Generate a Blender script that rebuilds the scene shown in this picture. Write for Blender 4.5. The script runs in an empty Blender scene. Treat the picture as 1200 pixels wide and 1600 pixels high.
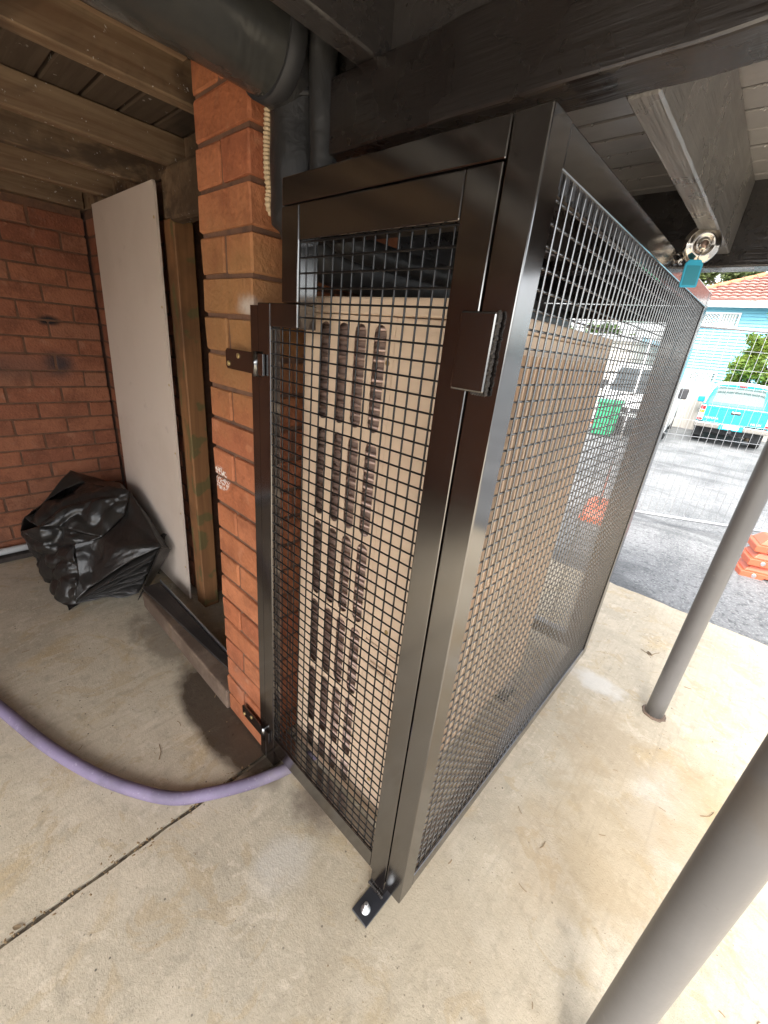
import bpy, bmesh, math, random
from mathutils import Vector, Matrix, noise
random.seed(7)
R = math.radians
SC = bpy.context.scene
COL = SC.collection

# ------------------------------------------------------------------ camera
cam_d = bpy.data.cameras.new('camera'); cam = bpy.data.objects.new('camera', cam_d); COL.objects.link(cam)
cam_d.sensor_fit = 'HORIZONTAL'; cam_d.sensor_width = 36; cam_d.lens = 19.346
cam_d.clip_start = .02; cam_d.clip_end = 2000
rt = Vector((0.72774186, 0.67917462, 0.09546533)); dn = Vector((0.32507687, -0.21901001, -0.91997807)); fw = Vector((-0.60391789, 0.70054012, -0.38016671))
m = Matrix.Identity(4)
for i in range(3):
    m[i][0] = rt[i]; m[i][1] = -dn[i]; m[i][2] = -fw[i]
m.translation = Vector((0.27793, -0.53443, 1.35883))
cam.matrix_world = m
SC.camera = cam

# ------------------------------------------------------------------ sky and sun (overcast)
SUN_EL, SUN_AZ = 50, 170          # azimuth clockwise from +Y
w = bpy.data.worlds.new('World'); SC.world = w; w.use_nodes = True
nt = w.node_tree; bg = nt.nodes['Background']
sky = nt.nodes.new('ShaderNodeTexSky'); sky.sky_type = 'NISHITA'; sky.sun_disc = False
sky.sun_elevation = R(SUN_EL); sky.sun_rotation = R(SUN_AZ); sky.air_density = 1.0; sky.dust_density = 3.0
hs = nt.nodes.new('ShaderNodeHueSaturation'); hs.inputs['Saturation'].default_value = .22
nt.links.new(sky.outputs[0], hs.inputs['Color']); nt.links.new(hs.outputs[0], bg.inputs['Color'])
bg.inputs['Strength'].default_value = .14
sd = bpy.data.lights.new('sun', 'SUN'); sd.energy = .9; sd.angle = R(25); sd.color = (1, .96, .9)
sun = bpy.data.objects.new('sun', sd); COL.objects.link(sun)
sdir = Vector((math.sin(R(SUN_AZ)) * math.cos(R(SUN_EL)), math.cos(R(SUN_AZ)) * math.cos(R(SUN_EL)), math.sin(R(SUN_EL))))
sun.rotation_euler = sdir.to_track_quat('Z', 'Y').to_euler()
vs = SC.view_settings
vs.view_transform = 'Standard'; vs.look = 'None'; vs.gamma = 1; vs.use_curve_mapping = False
vs.exposure = 2.43
SC.cycles.max_bounces = 10; SC.cycles.diffuse_bounces = 6; SC.cycles.glossy_bounces = 5

# ------------------------------------------------------------------ materials
class Mat:
    def __init__(s, name, col, rough=.6, metal=0, ior=1.5):
        s.m = bpy.data.materials.new(name); s.m.use_nodes = True
        s.t = s.m.node_tree; s.b = s.t.nodes['Principled BSDF']
        s.b.inputs['Base Color'].default_value = (*col, 1); s.b.inputs['Roughness'].default_value = rough
        s.b.inputs['Metallic'].default_value = metal; s.b.inputs['IOR'].default_value = ior
        s.pos = None; s.col = None; s.c0 = col; s.nrm = None
    def n(s, ty, **kw):
        x = s.t.nodes.new(ty)
        for k, v in kw.items(): setattr(x, k, v)
        return x
    def l(s, a, b): s.t.links.new(a, b)
    def P(s):
        if s.pos is None: s.pos = s.n('ShaderNodeNewGeometry').outputs['Position']
        return s.pos
    def color(s):
        if s.col is None:
            r = s.n('ShaderNodeRGB'); r.outputs[0].default_value = (*s.c0, 1); s.col = r.outputs[0]
        return s.col
    def setcol(s, c): s.col = c; s.l(c, s.b.inputs['Base Color'])
    def vec(s, scale=(1, 1, 1), loc=(0, 0, 0), rot=(0, 0, 0)):
        mp = s.n('ShaderNodeMapping'); mp.inputs['Scale'].default_value = scale; mp.inputs['Location'].default_value = loc
        mp.inputs['Rotation'].default_value = rot
        s.l(s.P(), mp.inputs['Vector']); return mp.outputs[0]
    def noise(s, scale, detail=5, rough=.6, vec=None, dist=0):
        x = s.n('ShaderNodeTexNoise'); x.inputs['Scale'].default_value = scale; x.inputs['Detail'].default_value = detail
        x.inputs['Roughness'].default_value = rough; x.inputs['Distortion'].default_value = dist
        s.l(vec if vec else s.P(), x.inputs['Vector']); return x.outputs['Fac']
    def voro(s, scale, vec=None, feature='F1'):
        x = s.n('ShaderNodeTexVoronoi', feature=feature); x.inputs['Scale'].default_value = scale
        s.l(vec if vec else s.P(), x.inputs['Vector']); return x.outputs['Distance']
    def ramp(s, f, a, b, va=0, vb=1):
        x = s.n('ShaderNodeMapRange'); x.interpolation_type = 'SMOOTHSTEP'
        x.inputs['From Min'].default_value = a; x.inputs['From Max'].default_value = b
        x.inputs['To Min'].default_value = va; x.inputs['To Max'].default_value = vb
        s.l(f, x.inputs['Value']); return x.outputs[0]
    def math(s, op, a, b=None):
        x = s.n('ShaderNodeMath', operation=op)
        for i, v in enumerate((a, b)):
            if v is None: continue
            if isinstance(v, (int, float)): x.inputs[i].default_value = v
            else: s.l(v, x.inputs[i])
        return x.outputs[0]
    def mix(s, fac, col2, blend='MIX'):
        x = s.n('ShaderNodeMix', data_type='RGBA', blend_type=blend)
        if isinstance(fac, (int, float)): x.inputs[0].default_value = fac
        else: s.l(fac, x.inputs[0])
        s.l(s.color(), x.inputs[6])
        if isinstance(col2, tuple): x.inputs[7].default_value = (*col2, 1)
        else: s.l(col2, x.inputs[7])
        s.setcol(x.outputs[2]); return s
    def blot(s, scale, a, b, col2, amt=1, vec=None, detail=5, dist=0):
        return s.mix(s.ramp(s.noise(scale, detail, .6, vec, dist), a, b, 0, amt), col2)
    def rand(s, cols):
        o = s.n('ShaderNodeObjectInfo'); r = s.n('ShaderNodeValToRGB'); e = r.color_ramp.elements
        e[0].color = (*cols[0], 1); e[1].color = (*cols[-1], 1)
        for i, c in enumerate(cols[1:-1]):
            k = e.new((i + 1) / (len(cols) - 1)); k.color = (*c, 1)
        s.l(o.outputs['Random'], r.inputs[0]); s.setcol(r.outputs[0]); return s
    def bump(s, h, strength=.3, dist=.002):
        x = s.n('ShaderNodeBump'); x.inputs['Strength'].default_value = strength; x.inputs['Distance'].default_value = dist
        s.l(h, x.inputs['Height'])
        if s.nrm is not None: s.l(s.nrm, x.inputs['Normal'])
        s.nrm = x.outputs[0]; s.l(s.nrm, s.b.inputs['Normal']); return s
    def roughf(s, f, a, b, va, vb): s.l(s.ramp(f, a, b, va, vb), s.b.inputs['Roughness']); return s
    def near(s, c, r0, r1, sc=(1, 1, 1), wob=0, ws=8):
        """1 near the point c, 0 beyond, uneven edge: for stains with a shape of their own"""
        v = s.n('ShaderNodeVectorMath', operation='SUBTRACT'); s.l(s.P(), v.inputs[0]); v.inputs[1].default_value = c
        q = s.n('ShaderNodeVectorMath', operation='MULTIPLY'); s.l(v.outputs[0], q.inputs[0]); q.inputs[1].default_value = sc
        ln = s.n('ShaderNodeVectorMath', operation='LENGTH'); s.l(q.outputs[0], ln.inputs[0])
        d = ln.outputs['Value']
        if wob:
            nn = s.math('SUBTRACT', s.noise(ws, 4), .5); d = s.math('ADD', d, s.math('MULTIPLY', nn, wob))
        return s.ramp(d, r0, r1, 1, 0)

# concrete
def concrete(name, base):
    c = Mat(name, base, .75)
    c.blot(1.3, .35, .7, tuple(x * .72 for x in base), .9, dist=.8)
    c.blot(5, .45, .75, (base[0] * 1.12, base[1] * 1.12, base[2] * 1.15), .7, dist=.4)
    c.blot(3.1, .54, .66, (base[0] * .84, base[1] * .72, base[2] * .5), .6, dist=.9); c.blot(7.5, .57, .63, (base[0] * .8, base[1] * .7, base[2] * .54), .5, dist=1.2); c.blot(11, .6, .64, (base[0] * 1.2, base[1] * 1.22, base[2] * 1.28), .5, dist=1.0)
    c.blot(22, .48, .75, tuple(x * .66 for x in base), .7, dist=.5)
    c.blot(55, .52, .7, (base[0] * 1.18, base[1] * 1.18, base[2] * 1.2), .55)
    c.blot(160, .58, .75, tuple(x * .55 for x in base), .55, detail=3)
    v2 = c.voro(260); c.mix(c.math('MULTIPLY', c.ramp(v2, .08, .3, 1, 0), c.ramp(c.noise(4, 3), .42, .6, .15, .8)), tuple(x * .45 for x in base))
    c.blot(420, .55, .7, (base[0] * 1.2, base[1] * 1.2, base[2] * 1.22), .5, detail=2)
    c.mix(c.math('MULTIPLY', c.ramp(c.noise(70, 3, .5, c.vec((1, .05, 1), rot=(0, 0, 1.0))), .5, .62), .16), tuple(x * .6 for x in base))
    v3 = c.voro(30); c.mix(c.math('MULTIPLY', c.ramp(v3, .06, .10, 1, 0), c.ramp(c.noise(3, 2), .46, .56)), tuple(x * .22 for x in base))
    v = c.voro(75); c.mix(c.math('MULTIPLY', c.ramp(v, .05, .16, 1, 0), c.ramp(c.noise(9, 2), .5, .62)), tuple(x * .3 for x in base))
    return c
cf = concrete('concrete', (.54, .46, .34))
# pale efflorescence and worn patches, damp stain at the pillar foot, light ring marks
cf.mix(cf.math('MULTIPLY', cf.near((.46, .86, 0), .1, .22, (1.5, .8, 1), .25, 9), .45), (.56, .52, .46))
cf.mix(cf.math('MULTIPLY', cf.near((.1, 1.30, 0), .05, .14, (.9, 1.6, 1), .2, 14), .7), (.62, .59, .54))
cf.mix(cf.math('MULTIPLY', cf.near((-.30, -.13, 0), .04, .09, (1, .8, 1), .06, 14), .45), (.6, .56, .5))
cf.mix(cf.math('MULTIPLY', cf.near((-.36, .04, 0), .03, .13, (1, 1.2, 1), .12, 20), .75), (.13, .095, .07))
cf.mix(cf.math('MULTIPLY', cf.near((.56, .95, 0), .05, .2, (1, .5, 1), .3, 8), .5), (.4, .28, .14))
cf.mix(cf.math('MULTIPLY', cf.near((.26, .45, 0), .02, .25, (1, 1, 1), .5, 5), .3), (.36, .24, .12))
cf.mix(cf.math('MULTIPLY', cf.near((.36, .62, 0), .10, .22, (.8, .7, 1), .45, 7), .5), (.40, .30, .17))
cf.mix(cf.math('MULTIPLY', cf.near((.22, .98, 0), .08, .2, (.9, .8, 1), .5, 9), .5), (.38, .29, .18))
cf.mix(cf.math('MULTIPLY', cf.near((.02, .0, 0), .08, .3, (.7, .8, 1), .5, 6), .3), (.40, .31, .19))
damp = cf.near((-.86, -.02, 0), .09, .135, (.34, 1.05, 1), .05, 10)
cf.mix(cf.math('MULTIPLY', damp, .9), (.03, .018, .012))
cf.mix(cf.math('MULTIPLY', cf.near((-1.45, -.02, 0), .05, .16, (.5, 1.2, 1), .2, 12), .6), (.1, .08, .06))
streak = cf.noise(40, 4, .6, cf.vec((1, .06, 1), rot=(0, 0, .55)))
cf.mix(cf.ramp(streak, .6, .75, 0, .22), (.25, .2, .14))
cf.bump(cf.noise(200, 5), .35, .003).bump(cf.noise(90, 6), .25, .004).bump(cf.noise(14, 3), .15, .01)
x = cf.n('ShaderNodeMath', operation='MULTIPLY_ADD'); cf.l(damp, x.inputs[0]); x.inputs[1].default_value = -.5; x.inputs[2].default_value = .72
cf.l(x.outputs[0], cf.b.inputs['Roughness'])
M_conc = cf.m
cj = Mat('joint_dirt', (.09, .07, .05), .95); cj.blot(60, .4, .7, (.2, .16, .11)); cj.bump(cj.noise(120), .6, .01); M_joint = cj.m
hb = concrete('hob_render', (.2, .14, .1)); hb.blot(6, .4, .6, (.1, .065, .045), .8); hb.bump(hb.noise(60), .3, .004); M_hob = hb.m
a = Mat('asphalt', (.19, .195, .195), .85)
a.blot(.5, .35, .7, (.24, .24, .24), .8); a.blot(2.2, .4, .7, (.10, .104, .107), .8, a.vec((1, .35, 1), rot=(0, 0, .5)))
a.mix(a.ramp(a.voro(52), .1, .45, .75, 0), (.36, .36, .35)); a.mix(a.ramp(a.voro(38, a.vec((1, 1, 1), (3, 5, 0))), .05, .28, .85, 0), (.03, .03, .032))
a.blot(26, .52, .66, (.07, .072, .075), .7); a.blot(1.1, .5, .62, (.08, .082, .085), .7, a.vec((.5, 1.4, 1), rot=(0, 0, .4)), dist=.6)
a.bump(a.voro(52), .8, .008); M_asph = a.m
# bricks
def brick_mat(name, cols, pillar=False):
    b = Mat(name, cols[0], .8); b.rand(cols)
    b.blot(9, .42, .7, tuple(x * .5 for x in cols[0]), .65); b.blot(28, .5, .7, tuple(x * .6 for x in cols[0]), .6); b.blot(14, .58, .72, (cols[1][0] * 1.25, cols[1][1] * 1.45, cols[1][2] * 1.7), .5); b.blot(70, .5, .75, (cols[1][0] * 1.3, cols[1][1] * 1.2, cols[1][2] * 1.1), .4)
    b.mix(b.ramp(b.voro(120), .03, .14, .6, 0), tuple(x * .35 for x in cols[0]))
    b.blot(3.5, .62, .8, (.42, .36, .3), .35)
    if pillar:
        b.mix(b.math('MULTIPLY', b.near((-.74, 0, 1.36), .05, .3, (.7, 1, .9), .25, 9), .6), (.24, .15, .05))
        b.mix(b.math('MULTIPLY', b.near((-.66, 0, 1.40), .01, .06, (1, 1, 1.6), .05, 25), .6), (.6, .57, .52))
        sp = b.math('MULTIPLY', b.near((-.835, 0, .945), .045, .055, (1, .2, 1.4), .02, 20), b.ramp(b.noise(160, 2), .48, .55))
        b.mix(sp, (.75, .7, .66))
        b.mix(b.math('MULTIPLY', b.near((-.69, 0, .02), .05, .28, (.8, 1, 1), .2, 9), .3), (.3, .08, .03))
    else:
        b.mix(b.near((-2.7, .02, 1.29), .02, .07, (.4, 1, 2.0), .03, 20), (.012, .011, .012))
        b.mix(b.math('MULTIPLY', b.near((-2.7, .03, 1.07), .015, .11, (.4, 1, 1.1), .05, 14), .85), (.02, .022, .03))
        b.mix(b.math('MULTIPLY', b.near((-2.7, -.2, 1.05), .02, .2, (.4, .6, 1.6), .12, 9), .4), (.06, .05, .05))
    b.bump(b.noise(120, 5), .6, .004).bump(b.voro(90), .35, .004)
    return b.m
M_brickW = brick_mat('wall_brick', [(.29, .10, .048), (.34, .13, .065), (.25, .083, .042), (.32, .135, .073)])
M_brickP = brick_mat('pillar_brick_lit', [(.40, .125, .05), (.46, .17, .075), (.34, .10, .045), (.43, .16, .065)], True)  # the wall's brick in an orange-lit tone, warm light put into the colour
mm = Mat('mortar', (.17, .085, .05), .95); mm.blot(30, .4, .7, (.11, .06, .04)); mm.bump(mm.noise(120), .5, .004); M_mort = mm.m
# timber
def timber(name, c1, c2, axis, rough=.75, paint=None):
    t = Mat(name, c1, rough)
    sc = [14, 14, 14]; sc[axis] = .8
    g = t.noise(3, 8, .65, t.vec(tuple(sc)), .6)
    t.mix(t.ramp(g, .3, .7), c2)
    t.blot(2.2, .48, .66, tuple(x * .3 for x in c1), .8)
    t.bump(g, .4, .003); return t
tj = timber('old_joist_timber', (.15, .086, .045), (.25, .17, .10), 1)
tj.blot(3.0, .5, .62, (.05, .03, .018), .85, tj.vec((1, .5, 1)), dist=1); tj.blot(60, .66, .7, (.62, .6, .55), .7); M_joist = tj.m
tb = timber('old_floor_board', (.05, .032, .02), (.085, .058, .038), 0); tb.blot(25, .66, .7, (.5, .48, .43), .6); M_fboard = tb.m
tm = timber('jamb_timber', (.26, .12, .045), (.19, .085, .032), 2); tm.mix(tm.math('MULTIPLY', tm.ramp(tm.noise(7, 3, .5, tm.vec((6, 1, 1.2))), .55, .6), .6), (.07, .09, .03)); M_jamb = tm.m
td = timber('dark_plank', (.035, .026, .022), (.055, .04, .032), 0); M_plank = td.m
# painted metal of the cage: hard gloss
g = Mat('cage_gloss_paint', (.009, .0063, .0054), .10, ior=2.75); g.bump(g.noise(9, 2), .05, .004)
g.roughf(g.noise(6, 3), .3, .7, .10, .17); g.blot(30, .62, .8, (.05, .045, .04), .3); M_cage = g.m
M_wire = Mat('wire_paint_lit', (.022, .021, .021), .2, ior=2.9).m  # same paint as the door wires, lightened to paint in sky highlights
M_wired = Mat('wire_paint_unlit', (.008, .0075, .008), .3, ior=1.5).m  # darker copy of the wire paint, without the painted-in highlights
wl = Mat('weld_paint', (.03, .024, .02), .3); wl.bump(wl.noise(160, 3), 1, .004); M_weld = wl.m
# painted deck timber
def painted(name, c, rough, axis, s=1.0, ior=2.0):
    p = Mat(name, c, rough, ior=ior); sc = [70, 70, 70]; sc[axis] = 3
    g1 = p.noise(1, 5, .6, p.vec(tuple(sc))); p.bump(g1, .5 * s, .0035).bump(p.noise(45, 3), .10 * s, .002)
    p.blot(4, .4, .7, tuple(x * 1.5 for x in c), .6); p.roughf(p.noise(12, 3), .3, .7, rough * .8, rough * 1.3); return p
M_beam = painted('beam_paint', (.012, .0085, .0075), .27, 0, 1.1, 1.9).m
M_djoist = painted('deck_joist_painted_sheen', (.11, .105, .10), .3, 1, 2.2).m  # black gloss paint lightened to grey, its sheen put into the colour
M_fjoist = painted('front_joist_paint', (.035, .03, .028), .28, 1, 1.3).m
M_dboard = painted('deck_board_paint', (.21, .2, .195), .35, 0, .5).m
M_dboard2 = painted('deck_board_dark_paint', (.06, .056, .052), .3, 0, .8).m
M_drop = Mat('water_drop', (.9, .9, .9), .02).m
M_drop.node_tree.nodes['Principled BSDF'].inputs['Transmission Weight'].default_value = .9
sheet = Mat('fibre_cement', (.66, .56, .48), .8); sheet.blot(1.6, .4, .7, (.57, .47, .39), .7); sheet.blot(14, .6, .8, (.36, .27, .22), .3)
sheet.blot(90, .7, .78, (.28, .2, .16), .5); M_sheet = sheet.m
pl = Mat('black_plastic', (.018, .016, .0145), .34, ior=1.55); pl.bump(pl.noise(9, 3, .5, dist=2.0), .2, .02).bump(pl.noise(120, 3), .15, .002)
pl.blot(7, .45, .75, (.04, .034, .028), .6); M_plastic = pl.m
du = Mat('duct_wrap', (.022, .022, .023), .42); du.blot(6, .4, .7, (.04, .038, .036), .7); du.bump(du.noise(20, 3, .5, dist=1), .4, .01); M_duct = du.m
dv = Mat('duct_gloss', (.035, .036, .036), .24); dv.blot(5, .4, .7, (.07, .068, .06), .6); dv.bump(dv.noise(9, 3, .5, dist=.8), .35, .012); M_duct2 = dv.m
M_conduit = Mat('conduit_plastic', (.55, .42, .26), .5).m
ho = Mat('hose_rubber', (.215, .172, .265), .65); ho.blot(9, .4, .65, (.145, .118, .175), .8); ho.blot(45, .62, .75, (.5, .44, .52), .5); ho.blot(5, .5, .7, (.24, .205, .2), .6); ho.blot(120, .6, .72, (.4, .36, .38), .5); ho.bump(ho.noise(60), .2, .003); M_hose = ho.m
gp = Mat('post_paint', (.145, .139, .135), .36); gp.blot(6, .4, .7, (.17, .163, .158), .6); gp.blot(3, .58, .68, (.13, .11, .09), .5); gp.bump(gp.noise(35, 4), .25, .002); gp.blot(50, .68, .76, (.3, .28, .26), .5); gp.blot(18, .66, .74, (.07, .06, .05), .5); M_post = gp.m
ac = Mat('ac_casing', (.70, .535, .39), .45); ac.blot(2, .4, .7, (.62, .46, .335), .6); ac.blot(80, .66, .8, (.35, .26, .2), .25); M_ac = ac.m
M_acdark = Mat('ac_painted_shade', (.03, .026, .024), .7).m  # near-black standing in for the shade behind the fan grilles
M_fin = Mat('ac_fin', (.30, .21, .17), .5, 0).m
M_tube = Mat('ac_tube', (.46, .33, .28), .35, .6).m
M_chrome = Mat('chrome', (.60, .56, .51), .12, 1).m
M_galv = Mat('galvanised', (.55, .56, .57), .38, .9).m
M_zinc = Mat('zinc_bolt', (.62, .62, .62), .3, .9).m
sp_ = Mat('steel_plate_paint', (.03, .03, .034), .3); sp_.blot(20, .5, .8, (.07, .065, .06), .6); M_plate = sp_.m
M_tag = Mat('tag_plastic', (.0, .36, .56), .3).m
M_tagin = Mat('tag_insert', (.0, .22, .30), .35).m
M_screw = Mat('screw_brass', (.5, .36, .16), .4, .7).m
M_white = Mat('white_paint', (.8, .8, .79), .45).m
M_glass = Mat('dark_glass', (.03, .04, .045), .05, ior=1.6).m
M_glassL = Mat('pale_glass', (.10, .14, .135), .08, ior=1.6).m
M_curtain = Mat('curtain', (.6, .62, .58), .8).m
bl = Mat('blue_weatherboard', (.17, .43, .53), .5); bl.blot(.8, .35, .7, (.19, .46, .56), .6); M_blue = bl.m
rf = Mat('roof_tile', (.36, .18, .15), .8); rf.blot(1.5, .4, .7, (.44, .26, .22), .7); rf.blot(12, .5, .75, (.3, .15, .12), .5); M_roof = rf.m
M_ridge = Mat('ridge_tile', (.46, .2, .10), .8).m
pa = Mat('paling', (.42, .39, .35), .85); pa.rand([(.44, .41, .37), (.36, .33, .30), (.48, .45, .41)]); pa.blot(3, .4, .7, (.3, .28, .25), .6, pa.vec((8, 8, .7))); M_pal = pa.m
M_ute = Mat('cyan_car_paint', (.008, .34, .43), .22, 0, 1.6).m
M_carw = Mat('white_car_paint', (.74, .76, .75), .2).m
M_tyre = Mat('tyre', (.02, .02, .02), .8).m
M_blackp = Mat('black_trim', (.025, .025, .027), .6).m
M_red = Mat('red_lens', (.5, .015, .02), .15).m
M_amber = Mat('amber_lens', (.7, .2, .03), .15).m
M_lensw = Mat('clear_lens', (.8, .78, .78), .15).m
M_textw = Mat('badge_silver', (.75, .76, .78), .25, .3).m
M_texg = Mat('plate_ink', (.12, .1, .12), .6).m
og = Mat('orange_plastic', (.55, .12, .055), .5); og.blot(6, .4, .75, (.48, .10, .05), .6); og.blot(14, .6, .8, (.6, .3, .2), .4); M_orange = og.m
M_green = Mat('bin_green', (.02, .28, .12), .5).m
M_render = Mat('pale_render', (.68, .65, .57), .8).m
M_bark = Mat('bark', (.16, .12, .085), .9).m
def leaf(name, a_, b_, c_):
    l_ = Mat(name, a_, .5); l_.blot(1.4, .35, .65, b_, 1, detail=3); l_.blot(6, .5, .7, c_, .7, detail=2)
    l_.b.inputs['Transmission Weight'].default_value = 0
    tr = l_.n('ShaderNodeBsdfTranslucent'); mx = l_.n('ShaderNodeMixShader'); mx.inputs[0].default_value = .4
    l_.l(l_.col, tr.inputs['Color']); l_.l(l_.b.outputs[0], mx.inputs[1]); l_.l(tr.outputs[0], mx.inputs[2])
    l_.l(mx.outputs[0], l_.t.nodes['Material Output'].inputs[0]); return l_.m
M_leaf1 = leaf('leaf_lime', (.2, .29, .045), (.11, .19, .03), (.3, .33, .06))
M_leaf2 = leaf('leaf_dry_green', (.2, .25, .09), (.13, .17, .06), (.27, .29, .12))
M_leaf3 = leaf('leaf_dark', (.06, .11, .035), (.09, .14, .03), (.04, .075, .03))
M_litter = Mat('leaf_litter', (.14, .09, .05), .9).rand([(.1, .065, .04), (.3, .2, .1), (.05, .045, .04)]).m
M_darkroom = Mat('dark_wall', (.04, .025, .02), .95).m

# ------------------------------------------------------------------ helpers
def BM(): return bmesh.new()
def box(bm, x0, x1, y0, y1, z0, z1, bev=0, seg=1, rot=None):
    r = bmesh.ops.create_cube(bm, size=1); v = r['verts']
    for q in v: q.co = Vector(((x0 + x1) / 2 + q.co.x * (x1 - x0), (y0 + y1) / 2 + q.co.y * (y1 - y0), (z0 + z1) / 2 + q.co.z * (z1 - z0)))
    if rot: bmesh.ops.rotate(bm, verts=v, cent=Vector(((x0 + x1) / 2, (y0 + y1) / 2, (z0 + z1) / 2)), matrix=rot)
    if bev:
        es = list({e for q in v for e in q.link_edges})
        bmesh.ops.bevel(bm, geom=es, offset=bev, segments=seg, profile=.5, affect='EDGES')
    return bm
def tube(bm, path, r, seg=12, cap=True, closed=False):
    pts = [Vector(p) for p in path]; n = len(pts); rr = r if isinstance(r, (list, tuple)) else [r] * n
    rings = []; up = None
    for i, p in enumerate(pts):
        if closed: t = (pts[(i + 1) % n] - pts[i - 1]).normalized()
        else: t = (pts[min(i + 1, n - 1)] - pts[max(i - 1, 0)]).normalized()
        if up is None:
            up = Vector((0, 0, 1)) if abs(t.z) < .9 else Vector((1, 0, 0))
        a_ = t.cross(up)
        if a_.length < 1e-6: a_ = t.cross(Vector((0, 1, 0)))
        a_.normalize(); b_ = a_.cross(t).normalized(); up = b_
        rings.append([bm.verts.new(p + (a_ * math.cos(2 * math.pi * k / seg) + b_ * math.sin(2 * math.pi * k / seg)) * rr[i]) for k in range(seg)])
    m_ = n if closed else n - 1
    for i in range(m_):
        A, B_ = rings[i], rings[(i + 1) % n]
        for k in range(seg): bm.faces.new((A[k], A[(k + 1) % seg], B_[(k + 1) % seg], B_[k])).smooth = seg > 4
    if cap and not closed: bm.faces.new(rings[0][::-1]); bm.faces.new(rings[-1])
    return bm
def smooth_path(pts, n=8):
    P = [Vector(p) for p in pts]; out = []
    for i in range(len(P) - 1):
        p0 = P[max(i - 1, 0)]; p1 = P[i]; p2 = P[i + 1]; p3 = P[min(i + 2, len(P) - 1)]
        for k in range(n):
            t = k / n
            out.append(.5 * ((2 * p1) + (-p0 + p2) * t + (2 * p0 - 5 * p1 + 4 * p2 - p3) * t * t + (-p0 + 3 * p1 - 3 * p2 + p3) * t ** 3))
    out.append(P[-1]); return out
def lathe(bm, prof, seg=24, mat=None):
    """prof: (r, h) about local z; mat: Matrix to place"""
    rings = []
    for r_, h in prof:
        rings.append([bm.verts.new((r_ * math.cos(2 * math.pi * k / seg), r_ * math.sin(2 * math.pi * k / seg), h)) for k in range(seg)])
    for A, B_ in zip(rings, rings[1:]):
        for k in range(seg): bm.faces.new((A[k], A[(k + 1) % seg], B_[(k + 1) % seg], B_[k])).smooth = True
    bm.faces.new(rings[0][::-1]); bm.faces.new(rings[-1])
    if mat: bmesh.ops.transform(bm, matrix=mat, verts=[v for r_ in rings for v in r_])
    return bm
def prism(bm, poly, axis, a0, a1, bev=0, seg=2, taper=None):
    """polygon in the two other axes, extruded along axis from a0 to a1"""
    def mk(p, a_):
        q = [p[0], p[1]]; q.insert(axis, a_ if taper is None else a_ * taper(p)); return bm.verts.new(q)
    A = [mk(p, a0) for p in poly]; B_ = [mk(p, a1) for p in poly]; n = len(poly)
    f = [bm.faces.new(A[::-1]), bm.faces.new(B_)]
    for i in range(n): f.append(bm.faces.new((A[i], A[(i + 1) % n], B_[(i + 1) % n], B_[i])))
    bmesh.ops.recalc_face_normals(bm, faces=f)
    if bev:
        es = list({e for q in A + B_ for e in q.link_edges})
        bmesh.ops.bevel(bm, geom=es, offset=bev, segments=seg, profile=.5, affect='EDGES')
    return bm
def obj(name, bm, mat, parent=None, smooth=False, kind=None, label=None):
    me = bpy.data.meshes.new(name)
    bmesh.ops.recalc_face_normals(bm, faces=bm.faces[:]) if smooth is not None else None
    bm.to_mesh(me); bm.free()
    me.materials.append(mat)
    if smooth:
        for p in me.polygons: p.use_smooth = True
    o = bpy.data.objects.new(name, me); COL.objects.link(o)
    if parent:
        o.parent = parent
        if parent.type == 'EMPTY': o.matrix_parent_inverse = Matrix.Translation(-parent.location)
    if kind: o['kind'] = kind
    if label: o['label'] = label
    return o
def inst(src, loc, parent=None, rz=0, mat=None):
    o = src.copy(); COL.objects.link(o); o.location = loc; o.rotation_euler = (0, 0, rz)
    if parent: o.parent = parent; o.matrix_parent_inverse = Matrix.Translation(-parent.location)
    return o
def thing(name, label, cat, loc=(0, 0, 0), group=None):
    o = bpy.data.objects.new(name, None); COL.objects.link(o); o.location = loc; o.empty_display_size = .1
    o['label'] = label; o['category'] = cat
    if group: o['group'] = group
    return o
def tag(o, label, cat, group=None):
    o['label'] = label; o['category'] = cat
    if group: o['group'] = group
    return o
def struct(name, bm, mat, label):
    o = obj(name, bm, mat, kind='structure'); o['label'] = label; o['category'] = name.split('_')[-1]; return o
def copy_thing(root, loc, rz, label, group=None):
    r = root.copy(); COL.objects.link(r); r.location = loc; r.rotation_euler = (0, 0, rz); r['label'] = label
    if group: r['group'] = group
    for ch in list(root.children):
        c = ch.copy(); COL.objects.link(c); c.parent = r
        for gch in ch.children:
            d = gch.copy(); COL.objects.link(d); d.parent = c
    return r
def text(name, s, size, mat, parent, mw, ext=.002):
    cu = bpy.data.curves.new(name, 'FONT'); cu.body = s; cu.size = size; cu.extrude = ext; cu.align_x = 'CENTER'; cu.align_y = 'CENTER'
    t = bpy.data.objects.new(name, cu); COL.objects.link(t)
    bpy.context.view_layer.update(); dg = bpy.context.evaluated_depsgraph_get()
    me = bpy.data.meshes.new_from_object(t.evaluated_get(dg)); bpy.data.objects.remove(t)
    me.transform(mw); me.materials.clear(); me.materials.append(mat)
    o = bpy.data.objects.new(name, me); COL.objects.link(o); o.parent = parent
    return o

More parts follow.
